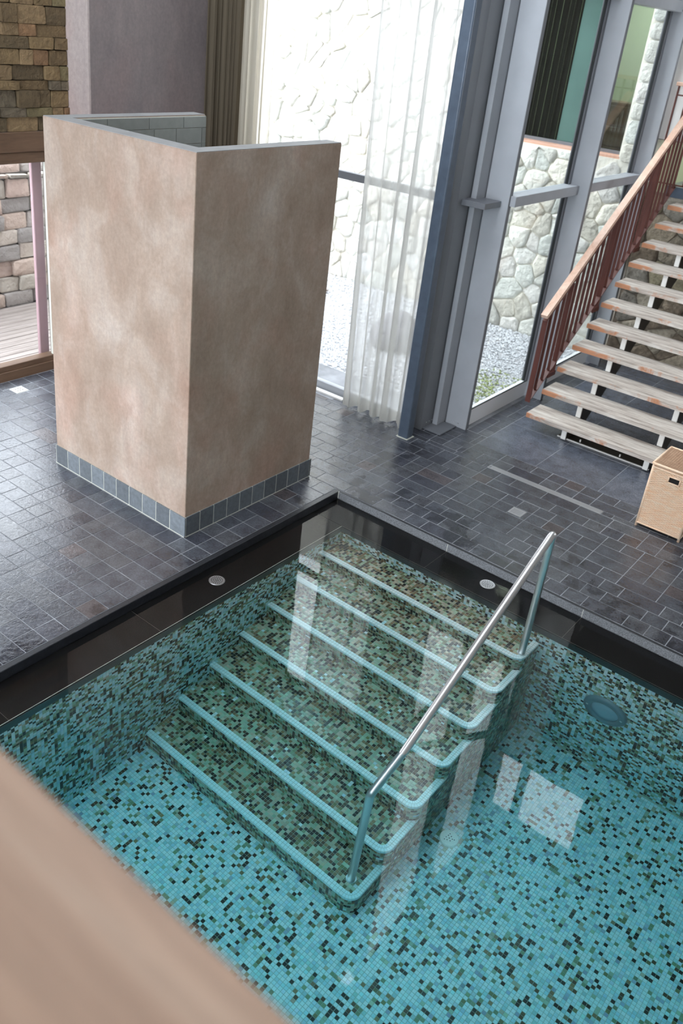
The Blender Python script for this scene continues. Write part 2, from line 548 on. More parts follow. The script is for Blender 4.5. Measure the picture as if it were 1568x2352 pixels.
m_leaf = tinted('leaf', 0.6, 20, 0.2)

# ------------------------------------------------------------------ mosaic builder
PAL = np.array([lin(*c)[:3] for c in (
    (234, 246, 250),   # 0 pale aqua
    (200, 224, 228),   # 1 aqua grey
    (180, 190, 164),   # 2 sage
    (136, 148, 116),   # 3 green
    (200, 180, 156),   # 4 beige grey
    (150, 118, 86),    # 5 brown
    (124, 116, 80),    # 6 olive
    (48, 40, 36),      # 7 near black
    (94, 70, 50),      # 8 dark brown
    (170, 176, 196),   # 9 lilac grey
)])
W_FLOOR = [.50, .26, .025, .04, .015, .015, .02, .075, .03, .02]
W_WALL = [.30, .17, .10, .08, .03, .04, .06, .15, .07, .00]
W_STEP = [.01, .01, .21, .07, .20, .16, .08, .16, .11, .00]


def pick(nu, nv, wts, run=0.16):
    n = nu * nv
    ix = rng.choice(len(PAL), size=n, p=np.array(wts) / sum(wts)).reshape(nu, nv)
    cp = rng.random((nu, nv)) < run * 0.5
    ix[1:][cp[1:]] = ix[:-1][cp[1:]]
    cp = rng.random((nu, nv)) < run * 0.5
    ix[:, 1:][cp[:, 1:]] = ix[:, :-1][cp[:, 1:]]
    c = PAL[ix.ravel()] * (1 + 0.10 * rng.standard_normal((n, 1)))
    c = c * (1 + 0.03 * rng.standard_normal((n, 3)))
    return np.clip(c, 0.004, 0.9)


def tiles(O, U, V, nu, nv, pu, pv, wts=None, col=None, mask=None, h=0.0016, gap=0.0018):
    """grid of raised tiles; U, V unit vectors, normal = U x V. returns verts, faces, colours"""
    O, U, V = (np.array(a, float) for a in (O, U, V))
    Nn = np.cross(U, V)
    i, j = np.meshgrid(np.arange(nu), np.arange(nv), indexing='ij')
    i, j = i.ravel(), j.ravel()
    c = pick(nu, nv, wts) if wts is not None else np.clip(np.array(col)[None] * (1 + 0.05 * rng.standard_normal((nu * nv, 1))), 0, .95)
    if mask is not None:
        P = O + np.outer((i + .5) * pu, U) + np.outer((j + .5) * pv, V)
        k = mask(P)
        i, j, c = i[k], j[k], c[k]
    n = len(i)
    g = gap / 2
    tl = 0.0003 * rng.standard_normal((n, 4))
    vs = np.zeros((n, 8, 3))
    cs = ((g, g), (pu - g, g), (pu - g, pv - g), (g, pv - g))
    for q, (a, b) in enumerate(cs):
        base = O + np.outer(i * pu + a, U) + np.outer(j * pv + b, V)
        vs[:, q] = base
        ina = a + (0.0007 if a < pu / 2 else -0.0007)
        inb = b + (0.0007 if b < pv / 2 else -0.0007)
        vs[:, q + 4] = O + np.outer(i * pu + ina, U) + np.outer(j * pv + inb, V) + np.outer(h + tl[:, q] * 0.4, Nn)
    f = np.array([(4, 5, 6, 7), (0, 1, 5, 4), (1, 2, 6, 5), (2, 3, 7, 6), (3, 0, 4, 7)])
    F = (np.arange(n)[:, None, None] * 8 + f[None]).reshape(-1, 4)
    return vs.reshape(-1, 3), F, np.repeat(c, 5, axis=0)


def radial(cx, cy, r0, r1, z0, z1, n, col=None, wts=None, top=True, h=0.0016):
    """quarter-round tiles: top=True a flat ring on z0 from r0 to r1; else a standing band of radius r0"""
    VS, FS, CS = [], [], []
    a0 = -H90
    c = pick(n, 1, wts) if wts is not None else np.repeat(np.array(col)[None], n, 0)
    for k in range(n):
        t0, t1 = a0 + H90 * (k + .04) / n, a0 + H90 * (k + .96) / n
        pts = []
        if top:
            for zz in (z0, z0 + h):
                for (t, r) in ((t0, r0 + .001), (t0, r1 - .001), (t1, r1 - .001), (t1, r0 + .001)):
                    pts.append((cx + r * math.cos(t), cy + r * math.sin(t), zz))
        else:
            for rr in (r0, r0 + h):
                for (t, z) in ((t0, z0 + .001), (t1, z0 + .001), (t1, z1 - .001), (t0, z1 - .001)):
                    pts.append((cx + rr * math.cos(t), cy + rr * math.sin(t), z))
        VS.append(pts)
        FS += [[8 * k + q for q in f] for f in ((4, 5, 6, 7), (0, 1, 5, 4), (1, 2, 6, 5), (2, 3, 7, 6), (3, 0, 4, 7))]
        CS += [c[k]] * 5
    return np.array(VS).reshape(-1, 3), np.array(FS), np.array(CS)


def join(L):
    V, F, K, o = [], [], [], 0
    for v, f, c in L:
        V.append(v); F.append(f + o); K.append(c); o += len(v)
    return np.concatenate(V), np.concatenate(F), np.concatenate(K)


def mosaic(name, L, m, parent, **k):
    V, F, K = join(L)
    return obj(name, npmesh(name, V, F, K), m, parent, kind='stuff', **k)


# ================================================================== SETTING
XW, YW = 0.64, 1.10           # pool walls
XC, YC = 0.345, 1.43          # coping edge
ZF, ZL, ZWAT = -1.50, -0.075, -0.065
PX1, PY0 = 6.0, -5.0
XL, XR, YF, YB, ZT = -3.25, 6.5, -7.0, 6.85, 8.8

# ---- floor: grout bed (L-shaped around the pool) with raised slate tiles
floor = boxes('floor', m_grout_floor, None, [
    (XL, 0.30, YF, YC + .02, -.2, -.0022), (XL, 0.38, YC + .02, 3.6, -.2, -.0022),
    (0.38, XR, YC + .02, YB, -.2, -.0022), (PX1 + .05, XR, YF, YC + .02, -.2, -.0022), (0.30, PX1 + .05, YF, PY0, -.2, -.0022)], kind='structure')

R_ = np.array(Euler(CAM_ROT).to_matrix())


def proj(P):
    q = (np.asarray(P, float) - np.array(CAM_LOC)) @ R_
    return np.array([PPX + FPX * q[..., 0] / -q[..., 2], PPY - FPX * q[..., 1] / -q[..., 2]]).T


rects = []   # x0, x1, y0, y1


def rows(x0, x1, ys, px, dbl, phase=0.0):
    for r in range(len(ys) - 1):
        x = x0
        if random.random() < phase: 
            rects.append((x, x + px * .5, ys[r], ys[r + 1])); x += px * .5
        while x < x1 - 1e-4:
            w_ = px * (2 if random.random() < dbl else 1)
            if x1 - (x + w_) < px * .35: w_ = x1 - x
            rects.append((x, min(x + w_, x1), ys[r], ys[r + 1]))
            x += w_


P_ = 0.1535
ysL = [-0.015 - P_ * i for i in range(30)][::-1]
rows(0.30 - P_ * 23, 0.30, ysL, P_, 0.22)
rows(0.30 - P_ * 23, 0.30, list(np.linspace(-0.015, YC + .02, 10)), P_, 0.25)
ysR = [YC + .02 + 0.1525 * i for i in range(10)]     # up to the long channel
rows(-3.2, 5.6, ysR, 0.152, 0.28, 0.2)
ych = ysR[-1]
rows(-0.9, 0.66, [ych + .07 + .125 * i for i in range(5)], 0.15, 0.3)
rows(-2.9, -0.9, [ych + .07], 0.15, 0.3)
rows(0.66, 2.3, [ych + .07 + .1533 * i for i in range(3)], 0.16, 0.15)
rows(2.3, 5.6, [ych + .07 + .1533 * i for i in range(3)], 0.16, 0.15)
xx = 0.66
bx0 = [0.66, 1.275, 1.89, 2.505, 3.12, 3.735, 4.35, 4.965, 5.58]
for yy0, yy1 in ((ych + .07 + .3066, 3.92), (3.92, 4.54), (4.54, 5.16), (5.16, 5.78), (5.78, 6.4), (6.4, 6.84)):
    for a, b_ in zip(bx0[:-1], bx0[1:]): rects.append((a, b_, yy0, yy1))
rows(0.43, 0.66, [3.40 + .153 * i for i in range(23)], 0.115, 0.2)
rows(-3.1, 5.6, [ych, ych + .07], 0.31, 0.0)     # narrow strip in line with the channel
# holes for drains and fittings
HOLES = [(0.975, 2.075, ych, ych + .07), (1.50, 1.62, 2.235, 2.355), (-3.07, -2.93, .535, .675)]
out = []
for r in rects:
    x0, x1, y0, y1 = r
    if x0 < XL + .02: x0 = XL + .02
    if x1 - x0 < .02: continue
    if y0 > 3.0 and x1 < 0.1 and x0 < .1 and y1 > 3.02: continue
    if x0 < -1.35 and y0 >= 3.0: continue
    if x1 > -1.53 and x0 < -.01 and y0 > .02 and y1 < 1.40 and x0 > -1.52 and x1 < -.02: continue
    cut = False
    for h0, h1, g0, g1 in HOLES:
        if x0 < h1 - 1e-3 and x1 > h0 + 1e-3 and y0 < g1 - 1e-3 and y1 > g0 + 1e-3:
            cut = True
            if x0 < h0 - .01: out.append((x0, h0, y0, y1))
            if x1 > h1 + .01: out.append((h1, x1, y0, y1))
            xa, xb = max(x0, h0), min(x1, h1)
            if y0 < g0 - .01: out.append((xa, xb, y0, g0))
            if y1 > g1 + .01: out.append((xa, xb, g1, y1))
    if not cut: out.append((x0, x1, y0, y1))
rects = out


def tile_geo(r):
    x0, x1, y0, y1 = r
    g = 0.0021
    z = random.uniform(-.0008, .0008)
    sk = [random.uniform(-.0006, .0006) for _ in range(4)]
    x0 += g; x1 -= g; y0 += g; y1 -= g
    b_ = .002
    V = [(x0, y0, -.006), (x1, y0, -.006), (x1, y1, -.006), (x0, y1, -.006),
         (x0 + b_, y0 + b_, z + sk[0]), (x1 - b_, y0 + b_, z + sk[1]), (x1 - b_, y1 - b_, z + sk[2]), (x0 + b_, y1 - b_, z + sk[3])]
    F = [(4, 5, 6, 7), (0, 1, 5, 4), (1, 2, 6, 5), (2, 3, 7, 6), (3, 0, 4, 7)]
    t = random.random()
    base = (np.array(lin(70, 73, 80)[:3]) if t < .55 else np.array(lin(61, 63, 71)[:3]) if t < .8 else np.array(lin(77, 79, 84)[:3]) if t < .95 else np.array(lin(74, 68, 70)[:3]))
    if x1 - x0 > .4: base = np.array(lin(82, 86, 96)[:3])
    return V, F, base * random.uniform(.88, 1.14)


def seen_area(r):
    x0, x1, y0, y1 = r
    c = proj(np.array([(x0, y0, 0), (x1, y0, 0), (x1, y1, 0), (x0, y1, 0)]))
    m = c.mean(0)
    if not (-20 < m[0] < 1590 and -20 < m[1] < 2360): return 0
    if -1.7 < (x0 + x1) / 2 < .05 and 0 < (y0 + y1) / 2 < 2.6 and m[0] < 710 and m[1] < 1150: return 0
    return .5 * abs(sum(c[i][0] * c[(i + 1) % 4][1] - c[(i + 1) % 4][0] * c[i][1] for i in range(4)))


rects.sort(key=seen_area, reverse=True)
for r in rects[:296]:
    V, F, c = tile_geo(r)
    obj('slate_tile', pymesh('slate_tile', V, F, c), m_slate, floor)
VV, FF, CC = [], [], []
for r in rects[296:]:
    V, F, c = tile_geo(r)
    FF += [[q + len(VV) for q in f] for f in F]
    VV += V
    CC += [c] * 5
obj('slate_paving', npmesh('slate_paving', VV, FF, CC), m_slate, floor, kind='stuff')

# ---- walls, ceiling
boxes('ceiling', m_ceiling, None, [(XL - .3, XR + .3, 1.8, 3.2, ZT, ZT + .25), (XL - .3, XR + .3, YF - .3, -3.3, ZT, ZT + .25), (XL - .3, -2.0, -3.3, 1.8, ZT, ZT + .25), (2.0, XR + .3, -3.3, 1.8, ZT, ZT + .25), (XL, XR, YF, -3.15, 4.75, 4.95)], kind='structure')  # last slab is a soffit added out of view to shade the parapet
w5 = empty('added_skylight', (.3, -.75, ZT), kind='structure')  # unseen skylight, added to brighten the pool
for i in range(4):
    bx('pane', m_glass, w5, -2.3 + i + .03, -1.3 + i - .03, -2.53, 2.53, .1, .108)
    bx('mullion', m_frame, w5, -2.33 + i, -2.27 + i, -2.55, 2.55, .05, .16)
bx('ceiling', m_ceiling, None, .3, XR + .3, 3.2, YB + .3, ZT, ZT + .25, kind='structure')
bx('wall_right', m_back, None, XR, XR + .2, YF, YB, -.2, ZT, kind='structure')
boxes('wall_front', m_white_wall, None, [(XL, XR, YF - .2, YF, -.2, .3), (XL, XR, YF - .2, YF, 7.5, ZT), (XL, -2.8, YF - .2, YF, .3, 7.5), (5.2, XR, YF - .2, YF, .3, 7.5)], kind='structure')
wl = boxes('wall_left', m_sand_back, None, [(XL - .3, XL - .02, -6.6, 1.50, 2.36, ZT), (XL - .3, XL, YF, -6.55, -.2, ZT), (XL - .12, XL - .02, 1.24, 1.475, -.2, 2.36)], kind='structure')
wc = boxes('wall_column', m_wall, None, [(XL - .12, -2.93, 1.48, 3.02, -.2, ZT), (-2.93, -2.40, 3.02, 3.14, -.2, ZT), (-2.40, .10, 3.0, 3.14, 3.95, ZT)], kind='structure')
bx('plaster_reveal', m_plaster_lit, wc, XL, -2.931, 1.462, 1.482, -.2, ZT)
wb = boxes('wall_back', m_back, None, [
    (.36, 1.0, YB + .02, YB + .3, 2.62, 6.8), (1.0, XR, YB + .02, YB + .3, 4.6, 6.8), (.36, XR, 9.0, 9.2, 2.0, 4.8), (.36, XR, 7.1, 9.2, 4.6, 4.8), (.36, XR, YB + .02, YB + .3, 8.25, ZT), (1.88, XR, YB + .02, YB + .3, 6.8, 8.25), (.36, .40, YB + .02, YB + .3, 6.8, 8.25),
    (.82, .90, YB + .02, YB + .3, 6.8, 8.25)], kind='structure')
bx('plaster_panel', m_white_wall, wb, .40, .995, YB + .008, YB + .0195, 2.63, 6.7)
w4 = empty('window_4', (1.14, YB, 7.5), kind='structure')
for a, b_ in ((.40, .82), (.90, 1.88)):
    bx('pane', m_glass, w4, a - 1.14, b_ - 1.14, .10, .108, -.7, .75)

# gallery floor under the photographer, with its wooden parapet
bx('floor_gallery', m_white_wall, None, 1.5, XR, -6.9, -3.72, 1.85, 2.10, kind='structure')
par = empty('gallery_parapet', (3.6, -3.75, 2.1), label='blurred blond wooden gallery parapet close in front at bottom left', cat='parapet')
bx('top_board', m_parapet, par, -2.1, 0.30, -.15, .222, .85, .90, .004, 2)
bx('panel', m_parapet, par, -2.1, .28, -.06, .03, 0.0, .85, .004)

# ================================================================== POOL
pool = empty('swimming_pool', (0, 0, 0), label='sunken pool lined with aqua, green and dark glass mosaic', cat='pool')
boxes('basin', m_pgrout, pool, [(XW - .2, PX1 + .05, PY0 - .05, YW + .2, ZF - .15, ZF),
                                (XW - .15, XW, PY0, YW, ZF, ZL - .025), (XW - .15, PX1, YW, YW + .15, ZF, ZL - .025),
                                (PX1, PX1 + .1, PY0, YW, ZF, ZL), (XW, PX1, PY0 - .1, PY0, ZF, ZL)])
PT = 0.0225
mosaic('floor_mosaic', [tiles((XW, -4.0, ZF), (1, 0, 0), (0, 1, 0), 215, 226, PT, PT, W_FLOOR,
                              mask=lambda P: ~((P[:, 0] < 2.39) & (P[:, 1] > -.90)) & (np.hypot(P[:, 0] - 2.545, P[:, 1] + .08) > .062))], m_mosaic, pool)
ZB = -0.165
nv = 59
mosaic('wall_mosaic', [tiles((XW, -4.0, ZF), (0, 1, 0), (0, 0, 1), 226, nv, PT, (ZB - ZF) / nv, W_WALL,
                             mask=lambda P: ~((P[:, 1] > -.9) & (P[:, 2] < -.33 - .17 * (.83 - P[:, 1]) / .29 - .2)))], m_mosaic, pool)
mosaic('wall_mosaic', [tiles((XW, YW, ZF), (1, 0, 0), (0, 0, 1), 215, nv, PT, (ZB - ZF) / nv, W_WALL,
                             mask=lambda P: (np.hypot(P[:, 0] - 2.95, P[:, 2] + .715) > .155) & ~((P[:, 0] < 2.39) & (P[:, 2] < -.35)))], m_mosaic, pool)
# black granite band and overflow ledge slabs
jx = [0.30, 1.42, 2.54, 3.66, 4.78, 6.0]
jy = [1.43, -.79, -1.89, -3.0, -4.1, -5.0]
G = .0014
for a, b_ in zip(jx[:-1], jx[1:]):
    b = bmesh.new()
    box(b, max(a + G, XC - .03), b_ - G, YW, YW + .42, ZL - .09, ZL)
    es = [e for e in b.edges if all(abs(v.co.y - YW) < 1e-5 and abs(v.co.z - ZL) < 1e-5 for v in e.verts)]
    bmesh.ops.bevel(b, geom=es, offset=.005, segments=2, affect='EDGES')
    obj('ledge_slab', b, m_granite, pool)
for a, b_ in zip(jy[:-1], jy[1:]):
    b = bmesh.new()
    box(b, XC - .06, XW, b_ + G, min(a - G, YW - .001 if a > 1 else 9), ZL - .09, ZL)
    es = [e for e in b.edges if all(abs(v.co.x - XW) < 1e-5 and abs(v.co.z - ZL) < 1e-5 for v in e.verts)]
    bmesh.ops.bevel(b, geom=es, offset=.005, segments=2, affect='EDGES')
    obj('ledge_slab', b, m_granite, pool)
for q in ([(x - G, x + G, YW + .006, YC, ZL - .09, ZL - .001) for x in jx[1:-1]] +
      [(XC, XW - .006, y - G, y + G, ZL - .09, ZL - .001) for y in jy[1:-1]]): bx('ledge_joint', m_joint_d, pool, *q)
boxes('granite_band', m_granite_band, pool, [(XW - .01, XW + .003, PY0, YW, ZB, ZL - .012), (XW, PX1, YW - .003, YW + .01, ZB, ZL - .012)])
bx('ledge_edge_glint', m_joint, pool, XW - .0045, XW - .0015, PY0, YW, ZL - .004, ZL + .0006)  # glint on the polished ledge arris, put in as a thin strip
bx('ledge_edge_glint', m_joint_d, pool, XW, PX1, YW + .0015, YW + .0045, ZL - .004, ZL + .0006)
# coping
boxes('coping', m_coping, pool, [(.3015, XC, PY0, YC, -.2, 0.0)], .003)
boxes('coping', m_coping, pool, [(.3015, PX1, YC - .004, YC + .0185, -.2, -.001)], .002)
for i, (a, b_) in enumerate(zip([XC] + jx[1:-1], jx[1:])):
    bx('coping_face', m_rough_granite, pool, a + (0 if i == 0 else .002), b_ - .002, YC - .010, YC - .003, -.2, -.004, label='rough pale grey stone edge strip')
for q in [(x - .002, x + .002, YC - .0105, YC, -.1, -.004) for x in jx[1:-1]] + [(XC - .001, XC + .006, YC - .013, YC - .003, -.062, -.001)]: bx('coping_joint', m_joint, pool, *q)
# the water
bx('pool_water', water_mat(), None, XC - .02, PX1 + .02, PY0 - .02, YC + .01, ZF - .05, ZWAT, kind='stuff',
   label='still clear turquoise water filling the mosaic pool', cat='water')

# ---- underwater stair
st = empty('pool_stairs', (0, 0, ZF), label='submerged mosaic steps with pale blue edges descending into the pool', cat='steps')
st.location = (0, 0, 0)
NOS = PAL[0] * np.array([1.1, 1.08, 1.06])
RR = .08
for k in range(7):
    yk = .83 - .29 * k
    zk = -.31 - .17 * k
    ypk = .83 - .29 * (k - 1) if k else YW
    zn = zk - .17
    pts = [(XW, YW), (XW, yk)] + [(2.40 - RR + RR * math.cos(t), yk + RR + RR * math.sin(t)) for t in np.linspace(-H90, 0, 8)] + [(2.40, YW)]
    b = bmesh.new()
    ngon_prism(b, pts, (0, 0, 0), (1, 0, 0), (0, 1, 0), (0, 0, 1), ZF, zk)
    step = obj('step', b, m_pgrout, st)
    w2 = 2 * PT
    nx = round((2.40 - w2 - XW) / PT)
    pu = (2.40 - w2 - XW) / nx
    ny = round((ypk - yk - w2) / PT)
    pvv = (ypk - yk - w2) / ny
    L = [tiles((XW, yk + w2, zk), (1, 0, 0), (0, 1, 0), nx, ny, pu, pvv, W_STEP,
               mask=lambda P: ~((P[:, 0] > 2.40 - RR) & (P[:, 1] < yk + RR) & (np.hypot(P[:, 0] - 2.40 + RR, P[:, 1] - yk - RR) > RR - w2 + .004)))]
    # riser (7 rows under the pale row)
    nr = 7
    pr_ = (.17 - .0215) / nr
    nxr = round((2.40 - RR - XW) / PT)
    L.append(tiles((XW, yk, zn), (1, 0, 0), (0, 0, 1), nxr, nr, (2.40 - RR - XW) / nxr, pr_, W_STEP))
    for r in range(nr):
        L.append(radial(2.40 - RR, yk + RR, RR, RR, zn + r * pr_, zn + (r + 1) * pr_, 6, wts=W_STEP, top=False))
    # side of the flight
    y1 = (ypk + RR) if k else YW
    n1 = max(1, round((y1 - yk - RR) / PT))
    hh = zk - .0215 - ZF
    n2 = round(hh / .0215)
    L.append(tiles((2.40, yk + RR, ZF), (0, 1, 0), (0, 0, 1), n1, n2, (y1 - yk - RR) / n1, hh / n2, W_STEP))
    mosaic('step_mosaic', L, m_mosaic, step)
    Z = [tiles((XW, yk, zk), (1, 0, 0), (0, 1, 0), nxr, 2, (2.40 - RR - XW) / nxr, PT, col=NOS),
         tiles((XW, yk, zk - .0215), (1, 0, 0), (0, 0, 1), nxr, 1, (2.40 - RR - XW) / nxr, .0215, col=NOS),
         tiles((2.40 - w2, yk + RR, zk), (1, 0, 0), (0, 1, 0), 2, n1, PT, (y1 - yk - RR - (.0 if not k else RR * .6)) / n1, col=NOS),
         tiles((2.40, yk + RR, zk - .0215), (0, 1, 0), (0, 0, 1), n1, 1, (y1 - yk - RR - (.0 if not k else RR * .3)) / n1, .0215, col=NOS),
         radial(2.40 - RR, yk + RR, RR - PT, RR, zk, zk, 6, col=NOS), radial(2.40 - RR, yk + RR, RR - w2, RR - PT, zk, zk, 5, col=NOS),
         radial(2.40 - RR, yk + RR, RR, RR, zk - .0215, zk, 6, col=NOS, top=False)]
    mosaic('nosing', Z, m_nosing, step, label='pale blue mosaic edge')

# ---- pool handrail
hr = empty('pool_handrail', (2.371, .91, -.31), label='bent stainless steel tube handrail standing on the pool steps', cat='handrail')
P0, P1, P2, P3 = (-.012, 0.01, 0.002), (0, 0, 1.088), (-.036, -1.715, .065), (-.075, -1.70, -1.019)
b = bmesh.new()
tube(b, [P0] + arc_pts(P0, P1, P2, .045, 8) + arc_pts(P1, P2, P3, .02, 5) + [P3], .0245, 24)
obj('rail_tube', b, m_steel, hr)
for pt, nm in ((P0, 0), (P3, 0)):
    b = bmesh.new()
    tube(b, [(pt[0], pt[1], pt[2] - .001), (pt[0], pt[1], pt[2] + .006)], .032, 24)
    obj('foot_flange', b, m_steel, hr)

# ---- drains in the overflow ledge
def perforated(name, loc, r, label, group, mat, holes, hm=m_dark, hr_=.0042, th=.006, axis='Z', rim=True):
    e = empty(name, loc, label=label, cat='drain', group=group)
    b = bmesh.new()
    prof = [(0, th * .8), (r * .7, th * .9), (r * .93, th), (r, th * .5), (r, 0)]
    n = 32
    rings = [[b.verts.new((q * math.cos(2 * math.pi * i / n), q * math.sin(2 * math.pi * i / n), z)) for i in range(n)] for q, z in prof[1:]]
    c0 = b.verts.new((0, 0, prof[0][1]))
    for i in range(n): b.faces.new([c0, rings[0][i], rings[0][(i + 1) % n]])
    for a, c in zip(rings[:-1], rings[1:]):
        for i in range(n): b.faces.new([a[i], c[i], c[(i + 1) % n], a[(i + 1) % n]])
    obj('cover', b, mat, e)
    b = bmesh.new()
    for hx, hy in holes:
        ngon_prism(b, disc(hr_, 8), (hx, hy, 0), (1, 0, 0), (0, 1, 0), (0, 0, 1), th * .3, th * .93)
    obj('perforations', b, hm, e, kind='stuff')
    return e


hol = [(rr * math.cos(a), rr * math.sin(a)) for rr, n in ((0, 1), (.013, 6), (.026, 12), (.039, 18)) for a in [2 * math.pi * i / n for i in range(n)]]
perforated('ledge_drain', (.485, -.14, ZL), .058, 'round steel drain in the black ledge left of the steps', 'overflow ledge drains', m_steel, hol)
perforated('ledge_drain', (1.865, 1.275, ZL), .058, 'round steel drain in the black ledge behind the handrail', 'overflow ledge drains', m_steel, hol)
hol2 = [(.02 * math.cos(a), .02 * math.sin(a)) for a in [2 * math.pi * i / 6 + .3 for i in range(6)]] + [(0, 0), (.031, .01), (-.012, .03), (-.02, -.026)]
perforated('pool_floor_drain', (2.545, -.08, ZF), .062, 'pale round plastic drain on the pool floor', None, m_plastic, hol2, hr_=.0035, th=.018)

# ---- underwater lamp on the back wall
lp = empty('underwater_lamp', (2.95, YW, -.715), label='round underwater lamp with frosted lens in the pool wall', cat='lamp')
b = bmesh.new()
pr = [(.0, .030), (.085, .028), (.098, .020), (.100, .014)]
n = 40


def lathe(b, prof, n=40):
    """profile (radius, distance out of the wall towards -Y)"""
    rs = [[b.verts.new((q * math.cos(2 * math.pi * i / n), -d, q * math.sin(2 * math.pi * i / n))) for i in range(n)] for q, d in prof]
    for a, c in zip(rs[:-1], rs[1:]):
        for i in range(n):
            f = b.faces.new([a[i], a[(i + 1) % n], c[(i + 1) % n], c[i]]); f.smooth = True


lathe(b, [(.001, .034), (.05, .032), (.09, .026), (.096, .016)])
obj('lens', b, m_lamp_glass, lp)
b = bmesh.new()
lathe(b, [(.095, .016), (.100, .030), (.140, .030), (.152, .014), (.152, 0)])
obj('bezel', b, simple('grey_lamp_bezel', lin(110, 132, 140), 0.35), lp)
for s in (-1, 1):
    b = bmesh.new()
    ngon_prism(b, disc(.009, 12), (s * .119, 0, 0), (1, 0, 0), (0, 0, 1), (0, -1, 0), .028, .033)
    obj('screw', b, m_steel, lp)

# ================================================================== SHOWER ENCLOSURE
sh = empty('shower_enclosure', (-.75, .75, 0), label='free-standing mottled tan plaster shower enclosure beside the pool', cat='shower')
def S(x0, x1, y0, y1, z0, z1): return (x0 + .75, x1 + .75, y0 - .75, y1 - .75, z0, z1)
HB = .168
b = bmesh.new()
T = .155
pts = [(-1.54, 0), (0, 0), (0, 1.425), (-.135, 1.425), (-.18, .178), (-1.40, .178), (-1.40, 1.43), (-1.54, 1.43)]
pts = [(-1.54, 0), (0, 0), (0, 1.425), (-.14, 1.425), (-.14, .15), (-1.40, .15), (-1.40, 1.43), (-1.54, 1.43)]
pts = [(x + .75, y - .75) for x, y in pts]
ngon_prism(b, pts, (0, 0, 0), (1, 0, 0), (0, 1, 0), (0, 0, 1), 0.0, 2.73)
bmesh.ops.recalc_face_normals(b, faces=b.faces)
es = [e for e in b.edges if abs(e.verts[0].co.z - 2.73) < 1e-4 and abs(e.verts[1].co.z - 2.73) < 1e-4 or (abs(e.verts[0].co.x - e.verts[1].co.x) < 1e-5 and abs(e.verts[0].co.y - e.verts[1].co.y) < 1e-5)]
bmesh.ops.bevel(b, geom=es, offset=.003, segments=2, affect='EDGES')
obj('plaster_wall', b, m_plaster, sh)
# grey cap on the wall top
boxes('grey_cap', simple('grey_cap_render', lin(150, 150, 150), .7, bscale=40, var=.1), sh, [S(-1.537, -.003, .003, .147, 2.7305, 2.734), S(-.137, -.003, .147, 1.422, 2.7305, 2.734), S(-1.537, -1.403, .147, 1.427, 2.7305, 2.734)], label='grey rendered top edge')


def tilebox(name, m, parent, q, col, bev=.0015):
    b = bmesh.new()
    box(b, *q, bev=bev)
    me = bpy.data.meshes.new(name)
    b.to_mesh(me); b.free()
    a = me.attributes.new('tint', 'FLOAT_COLOR', 'FACE')
    a.data.foreach_set('color', np.tile(np.array([*col, 1.0], dtype=np.float32), len(me.polygons)))
    return obj(name, me, m, parent)


boxes('tile_grout', m_joint, sh, [S(-1.543, .0095, -.0095, .0, 0, HB - .002), S(0, .0095, -.0095, 1.427, 0, HB - .002), S(-1.546, .012, -.012, -.004, 0, .006), S(.004, .012, -.012, 1.43, 0, .006)])
for i in range(10):
    a = -1.54 + i * .154
    c = np.array(lin(112, 118, 124)[:3]) * random.uniform(.75, 1.3)
    tilebox('base_tile', m_basetile, sh, S(a + .0035, a + (.1505 if i < 9 else .166), -.012, -.003, .006, HB), c)
for i in range(10):
    a = i * .1425
    c = np.array(lin(104, 110, 116)[:3]) * random.uniform(.75, 1.2)
    tilebox('base_tile', m_basetile, sh, S(.003, .012, a + .0035, a + .139, .006, HB), c)
tilebox('base_tile', m_basetile, sh, S(-.02, .012, 1.428, 1.440, .006, HB), np.array(lin(60, 66, 72)[:3]))
# grey tiles lining the inside
boxes('lining_grout', m_joint, sh, [S(-1.40, -1.398, .15, 1.43, 1.4, 2.725)])
z = 2.722
r = 0
while z > 1.45:
    hgt = (.085, .12, .17)[r % 3]
    y = .152 - (r % 2) * .12
    while y < 1.43:
        l = random.uniform(.2, .42)
        y0, y1 = max(y, .152), min(y + l, 1.43)
        if y1 - y0 > .02:
            c = np.array(lin(132, 136, 132)[:3]) * random.uniform(.82, 1.15)
            tilebox('wall_tile', m_showertile, sh, S(-1.399, -1.388, y0 + .002, y1 - .002, z - hgt + .002, z - .002), c)
        y += l
    z -= hgt
    r += 1

# ================================================================== STONE BUILDERS
def clip(poly, p, q):
    """keep the part of poly nearer to p than q"""
    mx, my = (p[0] + q[0]) / 2, (p[1] + q[1]) / 2
    nx, ny = q[0] - p[0], q[1] - p[1]
    o = []
    L = len(poly)
    for i in range(L):
        a, b_ = poly[i], poly[(i + 1) % L]
        da = (a[0] - mx) * nx + (a[1] - my) * ny
        db = (b_[0] - mx) * nx + (b_[1] - my) * ny
        if da <= 0: o.append(a)
        if (da < 0 < db) or (db < 0 < da):
            t = da / (da - db)
            o.append((a[0] + (b_[0] - a[0]) * t, a[1] + (b_[1] - a[1]) * t))
    return o


